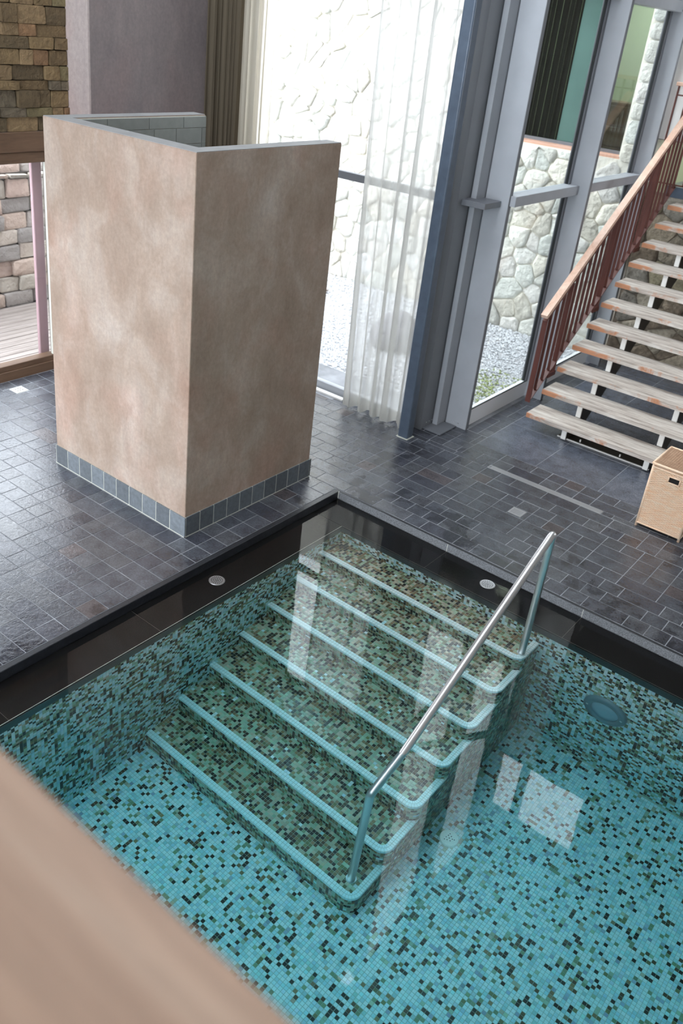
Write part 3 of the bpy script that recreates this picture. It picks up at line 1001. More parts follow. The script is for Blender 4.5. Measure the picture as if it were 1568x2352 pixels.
def cells(u0, u1, v0, v1, du, dv, relax=1, jit=.42):
    P = []
    nr = max(1, int((v1 - v0) / dv)); nc = max(1, int((u1 - u0) / du))
    for j in range(nr):
        for i in range(nc):
            P.append((u0 + (i + .5 + (.5 if j % 2 else 0) - .25 + random.uniform(-jit, jit)) * (u1 - u0) / nc, v0 + (j + .5 + random.uniform(-jit, jit)) * (v1 - v0) / nr))
    for it in range(relax + 1):
        A = np.array(P)
        polys = []
        for p in P:
            d = ((A - p) ** 2).sum(1)
            idx = np.argsort(d)[1:16]
            po = [(u0, v0), (u1, v0), (u1, v1), (u0, v1)]
            for q in idx:
                po = clip(po, p, P[q])
                if len(po) < 3: break
            polys.append(po)
        if it < relax:
            P = [tuple((np.array(p) * .5 + np.mean(po, axis=0) * .5)) if len(po) > 2 else p for p, po in zip(P, polys)]
    return [po for po in polys if len(po) >= 3]


PROF = ((1.0, -.02), (1.0, .55), (.945, .92), (.6, 1.0))
PROF_F = ((1.0, -.02), (1.0, .80), (.972, .98), (.6, 1.0))


def stone_mesh(poly, gap, h, O, U, V, Nn, rough=.012, flat=False):
    poly = np.array(poly)
    c = poly.mean(0)
    L = len(poly)
    # inset
    e = []
    for i in range(L):
        d = poly[i] - c
        l = np.linalg.norm(d)
        e.append(c + d * max(.3, 1 - gap / max(l, 1e-3)))
    # chaikin rounding
    e2 = []
    for i in range(L):
        a, b_ = e[i], e[(i + 1) % L]
        if np.linalg.norm(b_ - a) < .02: e2.append((a + b_) / 2); continue
        e2 += [a * .94 + b_ * .06, a * .06 + b_ * .94] if flat else [a * .87 + b_ * .13, a * .13 + b_ * .87]
    n = len(e2)
    rings = []
    tx, ty = random.uniform(-.25, .25) * h, random.uniform(-.25, .25) * h
    for s, hh in [(a_, (b_ * h if b_ > 0 else b_)) for a_, b_ in (PROF_F if flat else PROF)]:
        R = []
        for i, q in enumerate(e2):
            d = q - c
            jn = random.uniform(-rough, rough) if hh > 0 else 0
            w_ = d * s * (1 + random.uniform(-.03, .03) * (hh > 0))
            R.append((c + w_, hh + jn + (w_[0] * tx + w_[1] * ty) * 2 * (hh > 0)))
        rings.append(R)
    pts = [q for R in rings for q in R] + [(c, h * 1.05 + random.uniform(-rough, rough))]
    Vv = [tuple(O + U * p[0][0] + V * p[0][1] + Nn * p[1]) for p in pts]
    F = []
    for k in range(3):
        for i in range(n):
            F.append((k * n + i, k * n + (i + 1) % n, (k + 1) * n + (i + 1) % n, (k + 1) * n + i))
    for i in range(n):
        F.append((3 * n + i, 3 * n + (i + 1) % n, 4 * n))
    return Vv, F


def stones(name, polys, gap, h, O, U, V, m, parent, pal, rough=.012, limit=300, smooth=True, flat=False):
    O, U, V = (np.array(a, float) for a in (O, U, V))
    Nn = np.cross(U, V)
    cam_ = np.array(CAM_LOC)

    def key(po):
        c = O + U * np.mean([p[0] for p in po]) + V * np.mean([p[1] for p in po])
        p = proj(c)
        return 0 if (-30 < p[0] < 1600 and -30 < p[1] < 2380) else 1
    polys = sorted(polys, key=key)
    rest = []
    for i, po in enumerate(polys):
        hh = h * random.uniform(.45, 1.45)
        Vv, F = stone_mesh(po, gap, hh, O, U, V, Nn, rough, flat)
        c = np.array(random.choice(pal)[:3]) * random.uniform(.82, 1.12)
        if i < limit:
            obj(name, pymesh(name, Vv, F, np.clip(c, 0, .9), smooth), m, parent)
        else:
            rest.append((Vv, F, c))
    if rest:
        VV, FF, CC = [], [], []
        for Vv, F, c in rest:
            FF += [tuple(q + len(VV) for q in f) for f in F]; VV += Vv; CC += [c] * len(F)
        obj(name + '_remainder', pymesh(name, VV, FF, np.array(CC), smooth), m, parent, kind='stuff')


def courses(u0, u1, v0, v1, hs, ls, jit=.01):
    """coursed blocks as slightly irregular quads"""
    out, v, k = [], v0, 0
    while v < v1 - .02:
        hh = min(random.uniform(*hs), v1 - v)
        u = u0 - random.uniform(0, ls[0])
        while u < u1:
            l = random.uniform(*ls)
            a, b_ = max(u, u0), min(u + l, u1)
            if b_ - a > .03:
                j = lambda: random.uniform(-jit, jit)
                out.append([(a + j() * .6, v + j() * .5), (b_ + j() * .6, v + j() * .5), (b_ + j(), v + hh + j() * .5), (a + j(), v + hh + j() * .5)])
            u += l
        v += hh
    return out


# ---- sandstone cladding above the terrace door
pal_s = [lin(*c) for c in ((128, 106, 74), (112, 92, 64), (140, 116, 84), (98, 82, 58), (116, 104, 74), (136, 104, 74), (110, 98, 80))]
O_, U_, V_ = (XL - .02, -2.2, 2.345), (0, 1, 0), (0, 0, 1)
cl = courses(0, 3.665, 0, 1.9, (.075, .155), (.12, .34), .006)
stones('sandstone_block', cl, .004, .035, O_, U_, V_, m_sand, wl, pal_s, .003, flat=True, smooth=False)

# ---- whitish rubble wall of the courtyard
cw = bx('courtyard_wall', m_mortar, None, -7.5, -1.70, YB + .03, YB + .3, -.4, 6.0)
bpy.data.objects.remove(cw)
cw = boxes('courtyard_wall', m_mortar, None, [(-7.5, -1.72, YB + .03, YB + .35, -.4, 5.2), (-1.72, 0.0, YB + .03, YB + .35, -.4, 2.33), (-1.72, 0, YB + .03, YB + .35, 4.25, 5.2), (0.0, .36, YB + .03, YB + .35, -.4, 5.2)],
           label='tall pale rubble stone wall of the courtyard behind the glass', cat='stone wall')
pal_w = [lin(*c) for c in ((238, 235, 226), (230, 228, 218), (242, 239, 232), (224, 223, 214), (234, 229, 215), (222, 224, 216))]
po = cells(-5.6, .33, -.08, 4.3, .27, .23, 0, .5)
keep = []
for q in po:
    c = np.mean(q, axis=0)
    if -1.76 < c[0] < .03 and c[1] > 2.34: 
        continue
    q2 = [(min(a, -1.74), b_) if (c[1] > 2.3 and c[0] < -1.7) else (a, min(b_, 2.32) if -1.72 < c[0] < 0 else b_) for a, b_ in q]
    keep.append(q2)
# quoins at the window jamb
v = 2.30
while v < 4.25:
    hh = random.uniform(.17, .28)
    keep.append([(.008, v), (.33, v), (.33, v + hh), (.008, v + hh)])
    v += hh
keep = [q for q in keep if not (np.mean(q, axis=0)[0] > 0.0 and np.mean(q, axis=0)[1] > 2.3 and len(q) != 4)]
stones('wall_stone', keep, .007, .036, (0, YB + .03, 0), (1, 0, 0), (0, 0, 1), m_rock, cw, pal_w, .010)

# ---- window in the courtyard wall, dim room behind it
cwn = empty('courtyard_window', (-.86, YB + .2, 2.35), label='dark window set in the courtyard stone wall with terracotta sill', cat='window')
bx('sill', simple('terracotta_sill', lin(214, 168, 146), .7), cwn, -.86, .86, -.16, .10, -.03, .012, .004)
boxes('window_frame', m_frame_dark, cwn, [(-.86, -.82, .02, .07, 0, 1.9), (.80, .845, .02, .07, 0, 1.9), (-.86, .845, .02, .07, .012, .05), (-.86, .845, .02, .07, 1.85, 1.9)])
bx('pane', m_glass3, cwn, -.83, .81, .04, .046, .04, 1.86)
boxes('window_reveal', m_mortar, cwn, [(.845, .87, -.16, .3, 0, 1.9)])
boxes('room_shell', m_room, cwn, [(-1.4, 1.6, 2.5, 2.6, -1.2, 2.4), (-1.5, -1.4, .15, 2.6, -1.2, 2.4), (1.6, 1.7, .15, 2.6, -1.2, 2.4)])
boxes('room_ceiling', m_ceiling, cwn, [(-1.5, 1.7, .15, 2.6, 2.4, 2.5), (-1.5, 1.7, .15, 2.6, -1.3, -1.2)])
b = bmesh.new()
for i in range(33):      # folds of a blind hanging behind the left half
    x = -.62 + .022 * i * 1.0
    y = .22 + .018 * math.sin(i * 1.7)
    box(b, x, x + .025, y, y + .012, 0.0, 1.86)
obj('dark_curtain', b, simple('dark_brown_cloth', lin(26, 20, 18), .8), cwn, loc=(-.22, 0, 0), label='dark brown curtain')
boxes('teal_blind', m_teal, cwn, [(-.12, .36, .16, .18, 0, 1.86)], label='teal grey blind')
ll = bpy.data.lights.new('room_fill', 'AREA'); ll.size = 1.0; ll.energy = 55; ll.color = (1, .97, .88)  # unseen fill light, added to brighten the green room wall
lo = bpy.data.objects.new('room_fill', ll); C.objects.link(lo); lo.location = (-.4, YB + 1.7, 4.65)
cb = empty('brown_cabinet', (.75, YB + .62, 2.2), label='dark brown wooden cabinet seen through the courtyard window', cat='cabinet')
bx('cabinet_body', m_brownwood, cb, -1.35, -.50, -.18, .2, -1.0, .72, .01)
for i in range(3): bx('drawer', m_brownwood, cb, -1.33, -.52, -.20, -.18, -.02 + .24 * i, .20 + .24 * i, .006)

# ---- inner stone wall under the staircase
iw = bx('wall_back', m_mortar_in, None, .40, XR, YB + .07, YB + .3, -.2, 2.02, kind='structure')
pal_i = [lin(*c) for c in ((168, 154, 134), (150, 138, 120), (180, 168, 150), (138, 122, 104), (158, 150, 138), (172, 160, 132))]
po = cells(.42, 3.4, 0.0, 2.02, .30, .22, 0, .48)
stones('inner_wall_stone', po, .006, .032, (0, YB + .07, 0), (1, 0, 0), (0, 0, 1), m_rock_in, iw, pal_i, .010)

# ================================================================== GLASS WALLS
# window_1: courtyard facade along X at y = 3.05
w1 = empty('window_1', (0, 3.05, 0), kind='structure')
bx('bottom_rail', m_frame, w1, -2.4, .10, -.03, .04, .0, .085, .003)
bx('sill_channel', m_white, w1, -2.4, -.80, -.115, -.055, -.004, .018, .003, label='white floor channel')
bx('transom', m_frame_dark, w1, -2.4, .10, -.03, .03, 2.165, 2.235, .003)
bx('side_frame', m_frame_dark, w1, -2.44, -2.39, -.03, .04, 0, ZT - .01, .003)
bx('side_frame', m_frame_dark, w1, -.07, .125, -.05, .145, 0, ZT - .01, .003)
boxes('corner_panel', m_frame_dark, w1, [(.095, .124, .145, .33, 0, ZT - .01), (.095, .21, .325, .345, 0, ZT - .01)])
bx('head_rail', m_frame_dark, w1, -2.4, .10, -.03, .04, 3.86, 3.95, .003)
bx('pane', m_glass, w1, -2.39, .08, 0.0, .008, .085, 2.165)
bx('pane', m_glass, w1, -2.39, .08, 0.0, .008, 2.235, 3.86)
# box post standing in the inner corner on its base plate
cp = empty('corner_post', (.157, 3.29, 0), label='grey square box post on a base plate in the glass corner', cat='post')
bx('post', m_frame, cp, -.027, .027, -.08, .08, .012, ZT - .02, .002)
bx('base_plate', m_frame_dark, cp, -.038, .168, -.24, .06, 0, .012, .002)
bx('bracket_plate', m_frame_dark, cp, -.035, .20, -.22, .065, 2.17, 2.22, .002)
for i in range(3):
    for s in (0, 1):
        b = bmesh.new()
        if s == 0: ngon_prism(b, disc(.005, 8), (-.0315, -.19 + .05 * i, .055), (0, 1, 0), (0, 0, 1), (1, 0, 0), -.001, .003)
        else: ngon_prism(b, disc(.005, 8), (.09 + .045 * i, .068, .045), (1, 0, 0), (0, 0, 1), (0, -1, 0), -.001, .003)
        obj('bolt', b, m_steel, cp)
# window_2: facade along Y at x = .36
w2 = empty('window_2', (.36, 0, 0), kind='structure')
for nm, y, x0, x1 in (('fin', 3.36, -.165, .065), ('fin', 4.72, -.01, .215), ('fin', 6.37, -.01, .185)):
    bx(nm, m_frame, w2, x0, x1, y, y + .012, 0, ZT - .01, .002)
    bx('fin_flange', m_frame_dark, w2, x1 - .012, x1, y + .0125, y + .06, 0, ZT - .01, .002)
for a, b_ in ((3.42, 4.70), (4.78, 6.35), (6.44, 6.82)):
    bx('bottom_rail', m_frame_lit, w2, -.03, .03, a, b_, 0, .175 if a < 6 else .17, .004)
    bx('gasket', m_gasket, w2, .018, .0305, a + .03, b_ - .03, .165 if a > 9 else .1755, .183, 0)
    bx('transom', m_frame, w2, -.03, .115, a - .03, b_ + .02, 2.185, 2.275, .003)
    bx('transom', m_frame, w2, -.03, .115, a - .03, b_ + .02, 3.90, 4.00, .003)
    bx('side_frame', m_frame_dark, w2, -.03, .03, a, a + .035, .17, ZT - .02, .003)
    bx('side_frame', m_frame_dark, w2, -.03, .03, b_ - .035, b_, .17, ZT - .02, .003)
    bx('gasket', m_gasket, w2, -.01, .012, b_ - .047, b_ - .035, .185, 2.185)
    bx('gasket', m_gasket, w2, -.01, .012, b_ - .047, b_ - .035, 2.275, 3.9)
    bx('pane', m_glass2, w2, -.004, .004, a + .035, b_ - .035, .175, 2.185)
    bx('pane', m_glass2, w2, -.004, .004, a + .035, b_ - .035, 2.275, 3.90)
    bx('pane', m_glass2, w2, -.004, .004, a + .035, b_ - .035, 4.0, ZT - .02)

# the blue steel column
col = empty('steel_column', (.108, 2.76, 0), label='blue-grey steel column standing beside the sheer curtain', cat='column')
bx('shaft', m_bluesteel, col, -.055, .055, -.05, .055, 0, ZT - .001, .014, 4)
b = bmesh.new()
ngon_prism(b, [(-.065, -.058), (-.03, -.066), (.02, -.062), (.064, -.06), (.066, .06), (-.06, .066)], (0, 0, 0), (1, 0, 0), (0, 1, 0), (0, 0, 1), 0, .006)
obj('grout_collar', b, m_joint, col)

# door_1: terrace sliding door in the left wall
d1 = empty('door_1', (XL, 0, 0), kind='structure')
bx('sill_beam', m_brownwood, d1, -.12, .01, -6.5, 1.23, -.02, .095, .006)
bx('sill_beam', m_brownwood, d1, -.12, -.008, -6.5, 1.23, .0955, .15, .004)
bx('header_beam', m_brownwood, d1, -.12, .03, -6.5, 1.48, 2.17, 2.345, .006)
bx('header_beam', m_brownwood, d1, -.12, .01, -6.5, 1.48, 2.07, 2.169, .006)
for y in (1.195, -1.6, -4.4): bx('door_post', m_joint, d1, -.05, -.02, y, y + .022, .15, 2.07, .003)
for a, b_ in ((-6.5, -4.4), (-4.36, -1.6), (-1.56, 1.195)): bx('pane', m_glass, d1, -.06, -.052, a, b_, .15, 2.07)
post = bx('terrace_post', m_redwood, None, XL - .175, XL - .135, 1.125, 1.235, 0, 2.34, .006, label='pink red painted post outside the terrace door', cat='post')

w3 = empty('window_3', (1.2, YF - .1, 3.9), kind='structure')
for i in range(4):
    bx('pane', m_glass, w3, -4.0 + 2 * i + .03, -2.0 + 2 * i - .03, -.004, .004, -3.55, 3.55)
    bx('mullion', m_frame, w3, -4.03 + 2 * i, -3.97 + 2 * i, -.04, .04, -3.6, 3.6)

# ================================================================== CURTAINS
def curtain(name, x0, x1, y, z0, z1, folds, amp, m, label, group=None, hem=True, seed=1, spread=0.0, lean=0.0):
    rr = random.Random(seed)
    nx = folds * 10
    ph = [rr.uniform(0, 6.28) for _ in range(6)]
    zs = [z0, z0 + .09, z0 + .1] + list(np.linspace(z0 + .4, z1, 8))
    V, F = [], []
    for z in zs:
        t = (z - z0) / (z1 - z0)
        for i in range(nx + 1):
            s = i / nx
            sw = s + .012 * math.sin(3 * s * 6.28 + ph[3] + t * .6)
            a = amp * (1 - .35 * t)
            yy = y + a * math.sin(folds * 6.28 * sw + ph[0]) + .4 * a * math.sin(folds * 2.3 * 6.28 * s + ph[1] + t) + .012 * math.sin(2 * 6.28 * s + ph[2])
            V.append((x0 + (x1 - x0) * s + lean * (1 - t) * (1 - s) + .3 * a * math.sin(folds * 12.56 * s + ph[4]), yy, z + (.008 * math.sin(folds * 6.28 * s) if z == z0 else 0)))
    n = nx + 1
    for j in range(len(zs) - 1):
        for i in range(nx): F.append((j * n + i, j * n + i + 1, (j + 1) * n + i + 1, (j + 1) * n + i))
    e = empty(name, ((x0 + x1) / 2, y, z0), label=label, cat='curtain', group=group)
    V = [(a - (x0 + x1) / 2, b_ - y, c - z0) for a, b_, c in V]
    obj('drape', npmesh('drape', V, F, smooth=True), m, e)
    if hem:
        Vh = [(a, b_ - .003, c) for a, b_, c in V[:3 * n]]
        Fh = [f for f in F if max(f) < 2 * n]
        obj('hem', npmesh('hem', Vh[:2 * n], Fh, smooth=True), m, e)
    return e


curtain('sheer_curtain', -.86, .04, 2.86, .035, 3.98, 5, .055, m_sheer, 'white sheer curtain hanging left of the blue steel column', seed=4, lean=.13)
curtain('sheer_curtain', -2.42, -2.02, 2.88, .035, 3.98, 4, .04, m_sheer_l, 'sheer curtain edge gathered in folds beside the shaded drape', seed=9)
curtain('shaded_curtain', -2.90, -2.40, 2.86, .035, 3.98, 8, .045, m_sheer_shade, 'curtain bunched against the mauve wall, its shade coloured brown', seed=2, hem=False)
bx('curtain_track', m_frame, None, -2.9, .05, 2.83, 2.89, 3.98, 4.02, label='straight grey curtain track above the sheer curtains', cat='curtain track')

# ================================================================== OUTSIDE
bx('ground_courtyard', m_ground, None, -14, .33, 3.12, 12, -.35, -.07, kind='structure')
n = 26000
cx = rng.uniform(-5.2, .30, n); cy = rng.uniform(3.12, 6.84, n)
sz = rng.uniform(.010, .023, n)
an = rng.uniform(0, 6.28, n)
base = np.array([(1, 0, 0), (0, 1, 0), (-1, 0, 0), (0, -1, 0), (0, 0, .75), (0, 0, -.6)], float)
tri = np.array([(0, 1, 4), (1, 2, 4), (2, 3, 4), (3, 0, 4), (1, 0, 5), (2, 1, 5), (3, 2, 5), (0, 3, 5)])
B = base[None] * (sz[:, None, None] * rng.uniform(.7, 1.3, (n, 6, 1)))
ca, sa = np.cos(an)[:, None], np.sin(an)[:, None]
X = B[..., 0] * ca - B[..., 1] * sa + cx[:, None]
Y = B[..., 0] * sa + B[..., 1] * ca + cy[:, None]
Z = B[..., 2] - .066 + rng.uniform(0, .012, n)[:, None]
VV = np.stack([X, Y, Z], -1).reshape(-1, 3)
FF = (np.arange(n)[:, None, None] * 6 + tri[None]).reshape(-1, 3)
cc = np.clip(rng.normal(.68, .12, (n, 1)), .25, .88) * np.array([[.98, 1.0, 1.04]])
moss = np.exp(-(((cx + .12) / .38) ** 2 + ((cy - 4.55) / .65) ** 2)) > .12 + rng.random(n) * 1.1
cc[moss] = np.array([lin(156, 166, 116)[:3]]) * rng.uniform(.7, 1.4, (moss.sum(), 1))
obj('gravel', npmesh('gravel', VV, FF, np.repeat(cc, 8, 0)), m_pebble, None, kind='stuff', label='pale grey gravel covering the courtyard ground, mossy near the glass', cat='gravel')


def boulder(loc, sx, sy, sz_, label, seed=3):
    b = bmesh.new()
    bmesh.ops.create_icosphere(b, subdivisions=4, radius=1)
    r2 = random.Random(seed)
    ks = [(Vector((r2.uniform(-1, 1), r2.uniform(-1, 1), r2.uniform(-.4, 1))).normalized(), r2.uniform(.62, .9)) for _ in range(12)]
    for v in b.verts:
        for d, t in ks:
            q = v.co.dot(d)
            if q > t: v.co -= d * (q - t) * .8
        v.co *= 1 + .03 * math.sin(v.co.x * 7 + v.co.y * 5)
        v.co = Vector((v.co.x * sx, v.co.y * sy, v.co.z * sz_))
    for f in b.faces: f.smooth = True
    return obj('boulder', b, m_boulder, None, loc=loc, label=label, cat='boulder')


boulder((-1.50, 4.95, .08), .36, .34, .30, 'grey boulder on the gravel behind the sheer curtain')
# terrace
boards = empty('terrace_deck', (-4.3, 0, 0), label='silvery wooden terrace deck outside the left door', cat='deck')
x = XL - .18
while x > -5.10:
    tilebox('deck_board', m_deck, boards, (x - .094 + 4.3, x + 4.3, -5, 6, -.03, -.005 + random.uniform(-.002, .002)), (1, 1, 1), .003)
    x -= .104
bx('ground_terrace', m_ground, None, -14, XL - .05, -9, 3.1, -.4, -.04, kind='structure')
rw = bx('retaining_wall', m_sand_back, None, -5.75, -5.30, -3, 5.5, -.2, 1.55, label='dry stone retaining wall of big blocks beyond the terrace', cat='stone wall')
pal_r = [lin(*c) for c in ((198, 186, 174), (176, 168, 162), (200, 180, 166), (160, 154, 150), (186, 178, 166), (194, 172, 160))]
cl = courses(0, 8.4, 0, 1.56, (.17, .23), (.25, .48), .02)
stones('retaining_block', cl, .008, .07, (-5.30, -3, -.02), (0, 1, 0), (0, 0, 1), m_rock, rw, pal_r, .010, flat=True)
# planting and rubble on top of the retaining wall
rub = cells(-3, 5.5, 5.32, 7.0, .34, .3, 1)
stones('rubble', rub, .02, .12, (0, 0, 1.52), (0, 1, 0), (-1, 0, 0), m_rock, rw, pal_r, .02, 0)
n = 2600
lx = rng.uniform(-8.5, -5.9, n); ly = rng.uniform(-3, 5, n); lz = 1.45 + (-(lx + 5.9)) * .12 + rng.uniform(0, .25, n)
V, F, K = [], [], []
for i in range(n):
    a = random.uniform(0, 6.28); s = random.uniform(.04, .09)
    d1v = np.array((math.cos(a), math.sin(a), random.uniform(-.3, .6))) * s
    d2v = np.array((-math.sin(a), math.cos(a), random.uniform(-.4, .4))) * s * .5
    c = np.array((lx[i], ly[i], lz[i]))
    V += [c - d1v, c - d2v, c + d1v, c + d2v]
    F.append((4 * i, 4 * i + 1, 4 * i + 2, 4 * i + 3))
    K.append(np.array(lin(120, 150, 84)[:3]) * random.uniform(.6, 1.5))
obj('hillside_foliage', npmesh('hillside_foliage', V, F, K), m_leaf, None, kind='stuff', label='loose green foliage on the slope above the retaining wall', cat='foliage')
bx('ground_slope', m_ground, None, -14, -5.75, -9, 5.6, -.3, 1.5, kind='structure')

# ================================================================== FLOOR FITTINGS
ch = empty('channel_drain', (1.525, ych + .035, 0), label='long slotted steel channel drain in the slate floor', cat='drain')
L_ = 1.09
boxes('trim_frame', m_drain, ch, [(-L_ / 2, L_ / 2, -.034, -.026, -.02, .001), (-L_ / 2, L_ / 2, .026, .034, -.02, .001), (-L_ / 2, -L_ / 2 + .006, -.026, .026, -.02, .001), (L_ / 2 - .006, L_ / 2, -.026, .026, -.02, .001)])
bx('trough', m_dark, ch, -L_ / 2, L_ / 2, -.026, .026, -.02, -.009)
for i in range(6): bx('grate_bar', m_drain, ch, -L_ / 2 + .022, L_ / 2 - .008, -.0245 + .0085 * i, -.0195 + .0085 * i, -.012, .0005)
sd = empty('floor_drain', (1.56, 2.295, 0), label='small square slotted steel drain between pool and channel', cat='drain')
boxes('trim_frame', m_drain, sd, [(-.058, .058, -.058, -.046, -.012, .001), (-.058, .058, .046, .058, -.012, .001), (-.058, -.046, -.046, .046, -.012, .001), (.046, .058, -.046, .046, -.012, .001)])
bx('trough', m_dark, sd, -.046, .046, -.046, .046, -.02, -.008)
for i in range(5): bx('grate_bar', m_drain, sd, -.046, .046, -.042 + .019 * i, -.033 + .019 * i, -.01, .0005)
ld = empty('floor_drain', (-3.0, .605, 0), label='small square perforated drain near the terrace door', cat='drain')
bx('cover', m_joint, ld, -.065, .065, -.065, .065, -.012, .002, .003)
b = bmesh.new()
for sx_ in (-1, 1):
    for k in range(3): box(b, sx_ * .02 - .012, sx_ * .02 + .012, -.03 + .026 * k, -.022 + .026 * k, .001, .0025)
obj('perforations', b, m_dark, ld, kind='stuff')

# ================================================================== STAIRCASE
sx0, sx1 = .79, 2.45
stc = empty('staircase', (sx0, 3.90, 0), label='open wooden staircase with weathered grey treads on white brackets', cat='staircase')
TY, TZ = .269, .1807
NT = 11


def tread_mesh():
    w_, d_, t_ = sx1 - sx0, .315, .048
    # profile in y-z with shallow grooves on top
    prof = [(0, 0), (0, t_ - .006), (.006, t_)]
    k = 0
    y = .016
    while y < d_ - .02:
        prof += [(y, t_), (y + .002, t_ - .0035), (y + .006, t_ - .0035), (y + .008, t_)]
        y += .0235
    prof += [(d_ - .006, t_), (d_, t_ - .006), (d_, 0)]
    n = len(prof)
    xs = np.linspace(0, w_, 10)
    V, F = [], []
    for x in xs:
        V += [(x, p[0], p[1]) for p in prof]
    for i in range(len(xs) - 1):
        for j in range(n):
            F.append((i * n + j, i * n + (j + 1) % n, (i + 1) * n + (j + 1) % n, (i + 1) * n + j)[::-1])
    F.append(tuple(range(n)))
    F.append(tuple(range((len(xs) - 1) * n, len(xs) * n))[::-1])
    return pymesh('tread', V, F)


tm = tread_mesh()
for k in range(NT):
    o = obj('tread', tm, m_tread, stc, loc=(0, TY * k, .172 + TZ * k - .048))
    o.rotation_euler = (random.uniform(-.006, .006), random.uniform(-.003, .003), random.uniform(-.004, .004))
    for xb in (.385, 1.22):
        zb = TZ * (k - 1) + .172 + .0 if k else .012
        bx('tread_bracket', m_white, stc, xb, xb + .05, TY * k + .042, TY * k + .0595, zb + .002, .172 + TZ * k - .05, .002)
for xb in (.388, 1.223):
    b = bmesh.new()
    pr2 = [(.061, .013), (.061, .122)]
    for k in range(NT):
        pr2 += [(TY * k + .328, .122 + TZ * k), (TY * k + .328, .122 + TZ * (k + 1))]
    pr2 = pr2[:-1]
    ye, ze = pr2[-1]
    pr2 += [(ye, ze - .16), (.40, .013)]
    ngon_prism(b, pr2, (xb, 0, 0), (0, 1, 0), (0, 0, 1), (1, 0, 0), 0, .044)
    bmesh.ops.recalc_face_normals(b, faces=b.faces)
    obj('stringer', b, m_stringer, stc)
bx('base_plate', m_white, stc, .33, 1.27, .095, .107, 0, .012)
bx('base_plate', m_stringer, stc, .33, 1.27, .108, .30, 0, .010)
for xx_ in (.55, .96): bx('bolt', m_white, stc, xx_, xx_ + .012, .13, .142, .01, .035)

sr = empty('stair_railing', (.74, 3.98, .25), label='red-brown steel stair railing with pale wooden handrail', cat='railing')
SL = .672
def at(y): return (y) * SL
LEN = 2.80
hw = .022


def bar(name, y0, z0, y1, z1, w_, th, m, x=0.0, parent=sr):
    """rectangular bar from (y0,z0) to (y1,z1) in the railing plane; w_ = size in x, th = size across"""
    a, c = Vector((x, y0, z0)), Vector((x, y1, z1))
    d = (c - a).normalized()
    nrm = Vector((0, -d.z, d.y))
    b = bmesh.new()
    vs = []
    for p in (a, c):
        for sx_, sn in ((-1, -1), (1, -1), (1, 1), (-1, 1)):
            vs.append(b.verts.new(p + Vector((sx_ * w_ / 2, 0, 0)) + nrm * sn * th / 2))
    for f in ((3, 2, 1, 0), (4, 5, 6, 7), (0, 1, 5, 4), (1, 2, 6, 5), (2, 3, 7, 6), (3, 0, 4, 7)): b.faces.new([vs[i] for i in f])
    bmesh.ops.recalc_face_normals(b, faces=b.faces)
    return obj(name, b, m, parent)


bar('newel', 0, 0, 0, .872, .052, .014, m_rail)
bar('top_rail', -.02, .855, LEN, .855 + at(LEN), .045, .010, m_rail)
bar('bottom_rail', .02, .03, LEN, .03 + at(LEN), .050, .010, m_rail)
h = bar('handrail', -.05, .905, LEN, .905 + at(LEN) + .03, .068, .040, m_handrail)
i = 1
y = .115
while y < LEN:
    z0_, z1_ = .03 + at(y), .85 + at(y)
    if i % 7 == 4:
        bar('post', y, z0_ - .16, y, z1_, .050, .014, m_rail)
        bar('post_foot', y - .14, z0_ - .135, y + .03, z0_ - .135, .014, .045, m_rail, x=.02)
    else:
        bar('baluster', y, z0_, y, z1_, .026, .014, m_rail)
    y += .1153
    i += 1
# upper landing rail, seen behind the handrail at the top right
ur = empty('landing_railing', (1.05, 6.1, 2.6), label='dark red-brown landing railing post at the right edge', cat='railing')
ur.location = (0.51, 6.775, 2.14)
for i in range(9): bx('post' if i % 4 == 0 else 'baluster', m_rail, ur, .11 * i - .008, .11 * i + .008, -.015, .015, .03, 1.06, .002)
bx('top_rail', m_handrail, ur, -.03, .92, -.03, .03, 1.06, 1.10, .006)
bx('mid_rail', m_rail, ur, -.008, .90, -.012, .012, .96, .975)
bx('bottom_rail', m_rail, ur, -.008, .90, -.015, .015, .03, .045)
bx('floor_landing', m_bluesteel, None, .60, XR, 6.92, 9.0, 2.02, 2.14, kind='structure')

# ================================================================== WICKER BASKET
bk = empty('laundry_basket', (2.35, 2.88, 0), label='pale wicker laundry basket with handle slot at the right edge', cat='basket')
BW, BD, BH = .37, .43, .585


def weave(name, O, U, V, w_, h_, m, parent, hole=None, pitch=.0088, stake=.019, amp=.0022, thick=.0046, slots=True):
    """strands running along U, going over and under stakes, stacked along V"""
    O, U, V = (np.array(a, float) for a in (O, U, V))
    Nn = np.cross(U, V)
    rows_ = int(h_ / pitch)
    ns = int(w_ / stake) * 2 + 1
    VV, FF = [], []
    for r in range(rows_):
        v = (r + .5) * h_ / rows_
        segs = [(0.0, w_)]
        if hole and hole[2] < v < hole[3]: segs = [(0, hole[0]), (hole[1], w_)]
        for s0, s1 in segs:
            us = [u for u in np.linspace(0, w_, ns) if s0 - 1e-6 <= u <= s1 + 1e-6]
            if len(us) < 2: continue
            b0 = len(VV)
            for q, u in enumerate(us):
                k = int(round(u / w_ * (ns - 1)))
                d = amp * math.sin(math.pi * (k / 2 + r)) if k % 2 else amp * (1 if (k // 2 + r) % 2 else -1)
                for (a, c) in ((-1, 0), (0, 1), (1, 0), (0, -1)):
                    VV.append(tuple(O + U * u + V * (v + a * thick) + Nn * (d + c * thick * .6)))
            for q in range(len(us) - 1):
                for t in range(4):
                    FF.append((b0 + q * 4 + t, b0 + q * 4 + (t + 1) % 4, b0 + (q + 1) * 4 + (t + 1) % 4, b0 + (q + 1) * 4 + t))
    obj(name, npmesh(name, VV, FF, smooth=True), m, parent, kind='stuff')


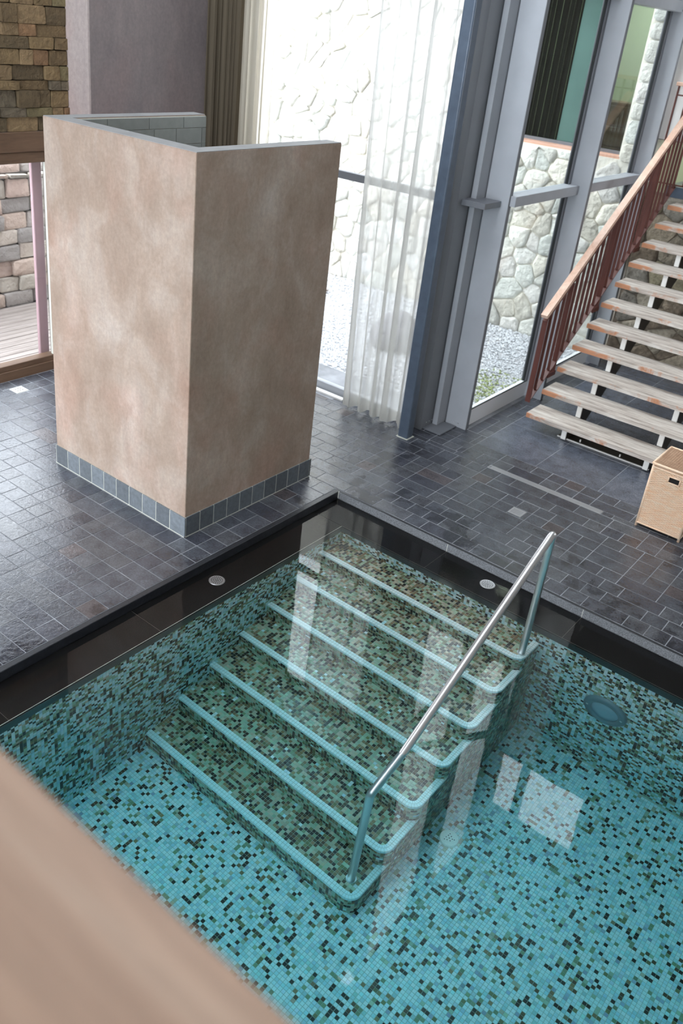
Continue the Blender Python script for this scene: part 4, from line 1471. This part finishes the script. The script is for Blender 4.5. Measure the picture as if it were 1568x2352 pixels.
bx('slot_dark', m_dark, bk, .014 + .135, .014 + .225, .006, .0135, BH - .115, BH - .028)
bx('liner', m_wicker, bk, .012, BW - .012, .014, BD - .012, .03, BH - .02)
hole = (.135, .225, BH - .035 - .115, BH - .035 - .062)
weave('front_weave', (.014, 0.004, .035), (1, 0, 0), (0, 0, 1), BW - .028, BH - .06, m_wicker, bk, hole)
weave('side_weave', (BW - .004, .014, .035), (0, 1, 0), (0, 0, 1), BD - .028, BH - .06, m_wicker, bk)
weave('side_weave', (.004, BD - .014, .035), (0, -1, 0), (0, 0, 1), BD - .028, BH - .06, m_wicker, bk)
weave('back_weave', (BW - .014, BD - .004, .035), (-1, 0, 0), (0, 0, 1), BW - .028, BH - .06, m_wicker, bk)
for xx_ in (.008, BW - .008):
    for yy_ in (.008, BD - .008):
        b = bmesh.new()
        tube(b, [(xx_, yy_, .0), (xx_, yy_, BH - .005)], .011, 10)
        obj('corner_cane', b, m_wicker, bk)
b = bmesh.new()
for z_ in (.035, BH - .03):
    tube(b, [(.008, .004, z_), (BW - .008, .004, z_)], .008, 8)
    tube(b, [(.008, BD - .004, z_), (BW - .008, BD - .004, z_)], .008, 8)
    tube(b, [(.004, .008, z_), (.004, BD - .008, z_)], .008, 8)
    tube(b, [(BW - .004, .008, z_), (BW - .004, BD - .008, z_)], .008, 8)
obj('rim_cane', b, m_wicker, bk)
b = bmesh.new()
hx0, hx1, hz0, hz1 = .014 + hole[0], .014 + hole[1], .035 + hole[2], .035 + hole[3]
for p, q in (((hx0, hz0), (hx1, hz0)), ((hx1, hz0), (hx1, hz1)), ((hx1, hz1), (hx0, hz1)), ((hx0, hz1), (hx0, hz0))):
    tube(b, [(p[0], -.004, p[1]), (q[0], -.004, q[1])], .006, 8)
obj('handle_slot', b, m_wicker, bk)
lid = bx('lid', m_wicker_shade, bk, .002, BW - .002, .002, BD - .002, BH - .012, BH - .002, label='woven lid with its shadow coloured brown')
weave('lid_weave', (0.004, 0.004, BH), (1, 0, 0), (0, 1, 0), BW - .008, BD - .008, m_wicker_shade, lid)
b = bmesh.new()
for p, q in (((0, 0), (BW, 0)), ((BW, 0), (BW, BD)), ((BW, BD), (0, BD)), ((0, BD), (0, 0))):
    tube(b, [(p[0], p[1], BH), (q[0], q[1], BH)], .010, 8)
obj('lid_cane', b, m_wicker, lid)
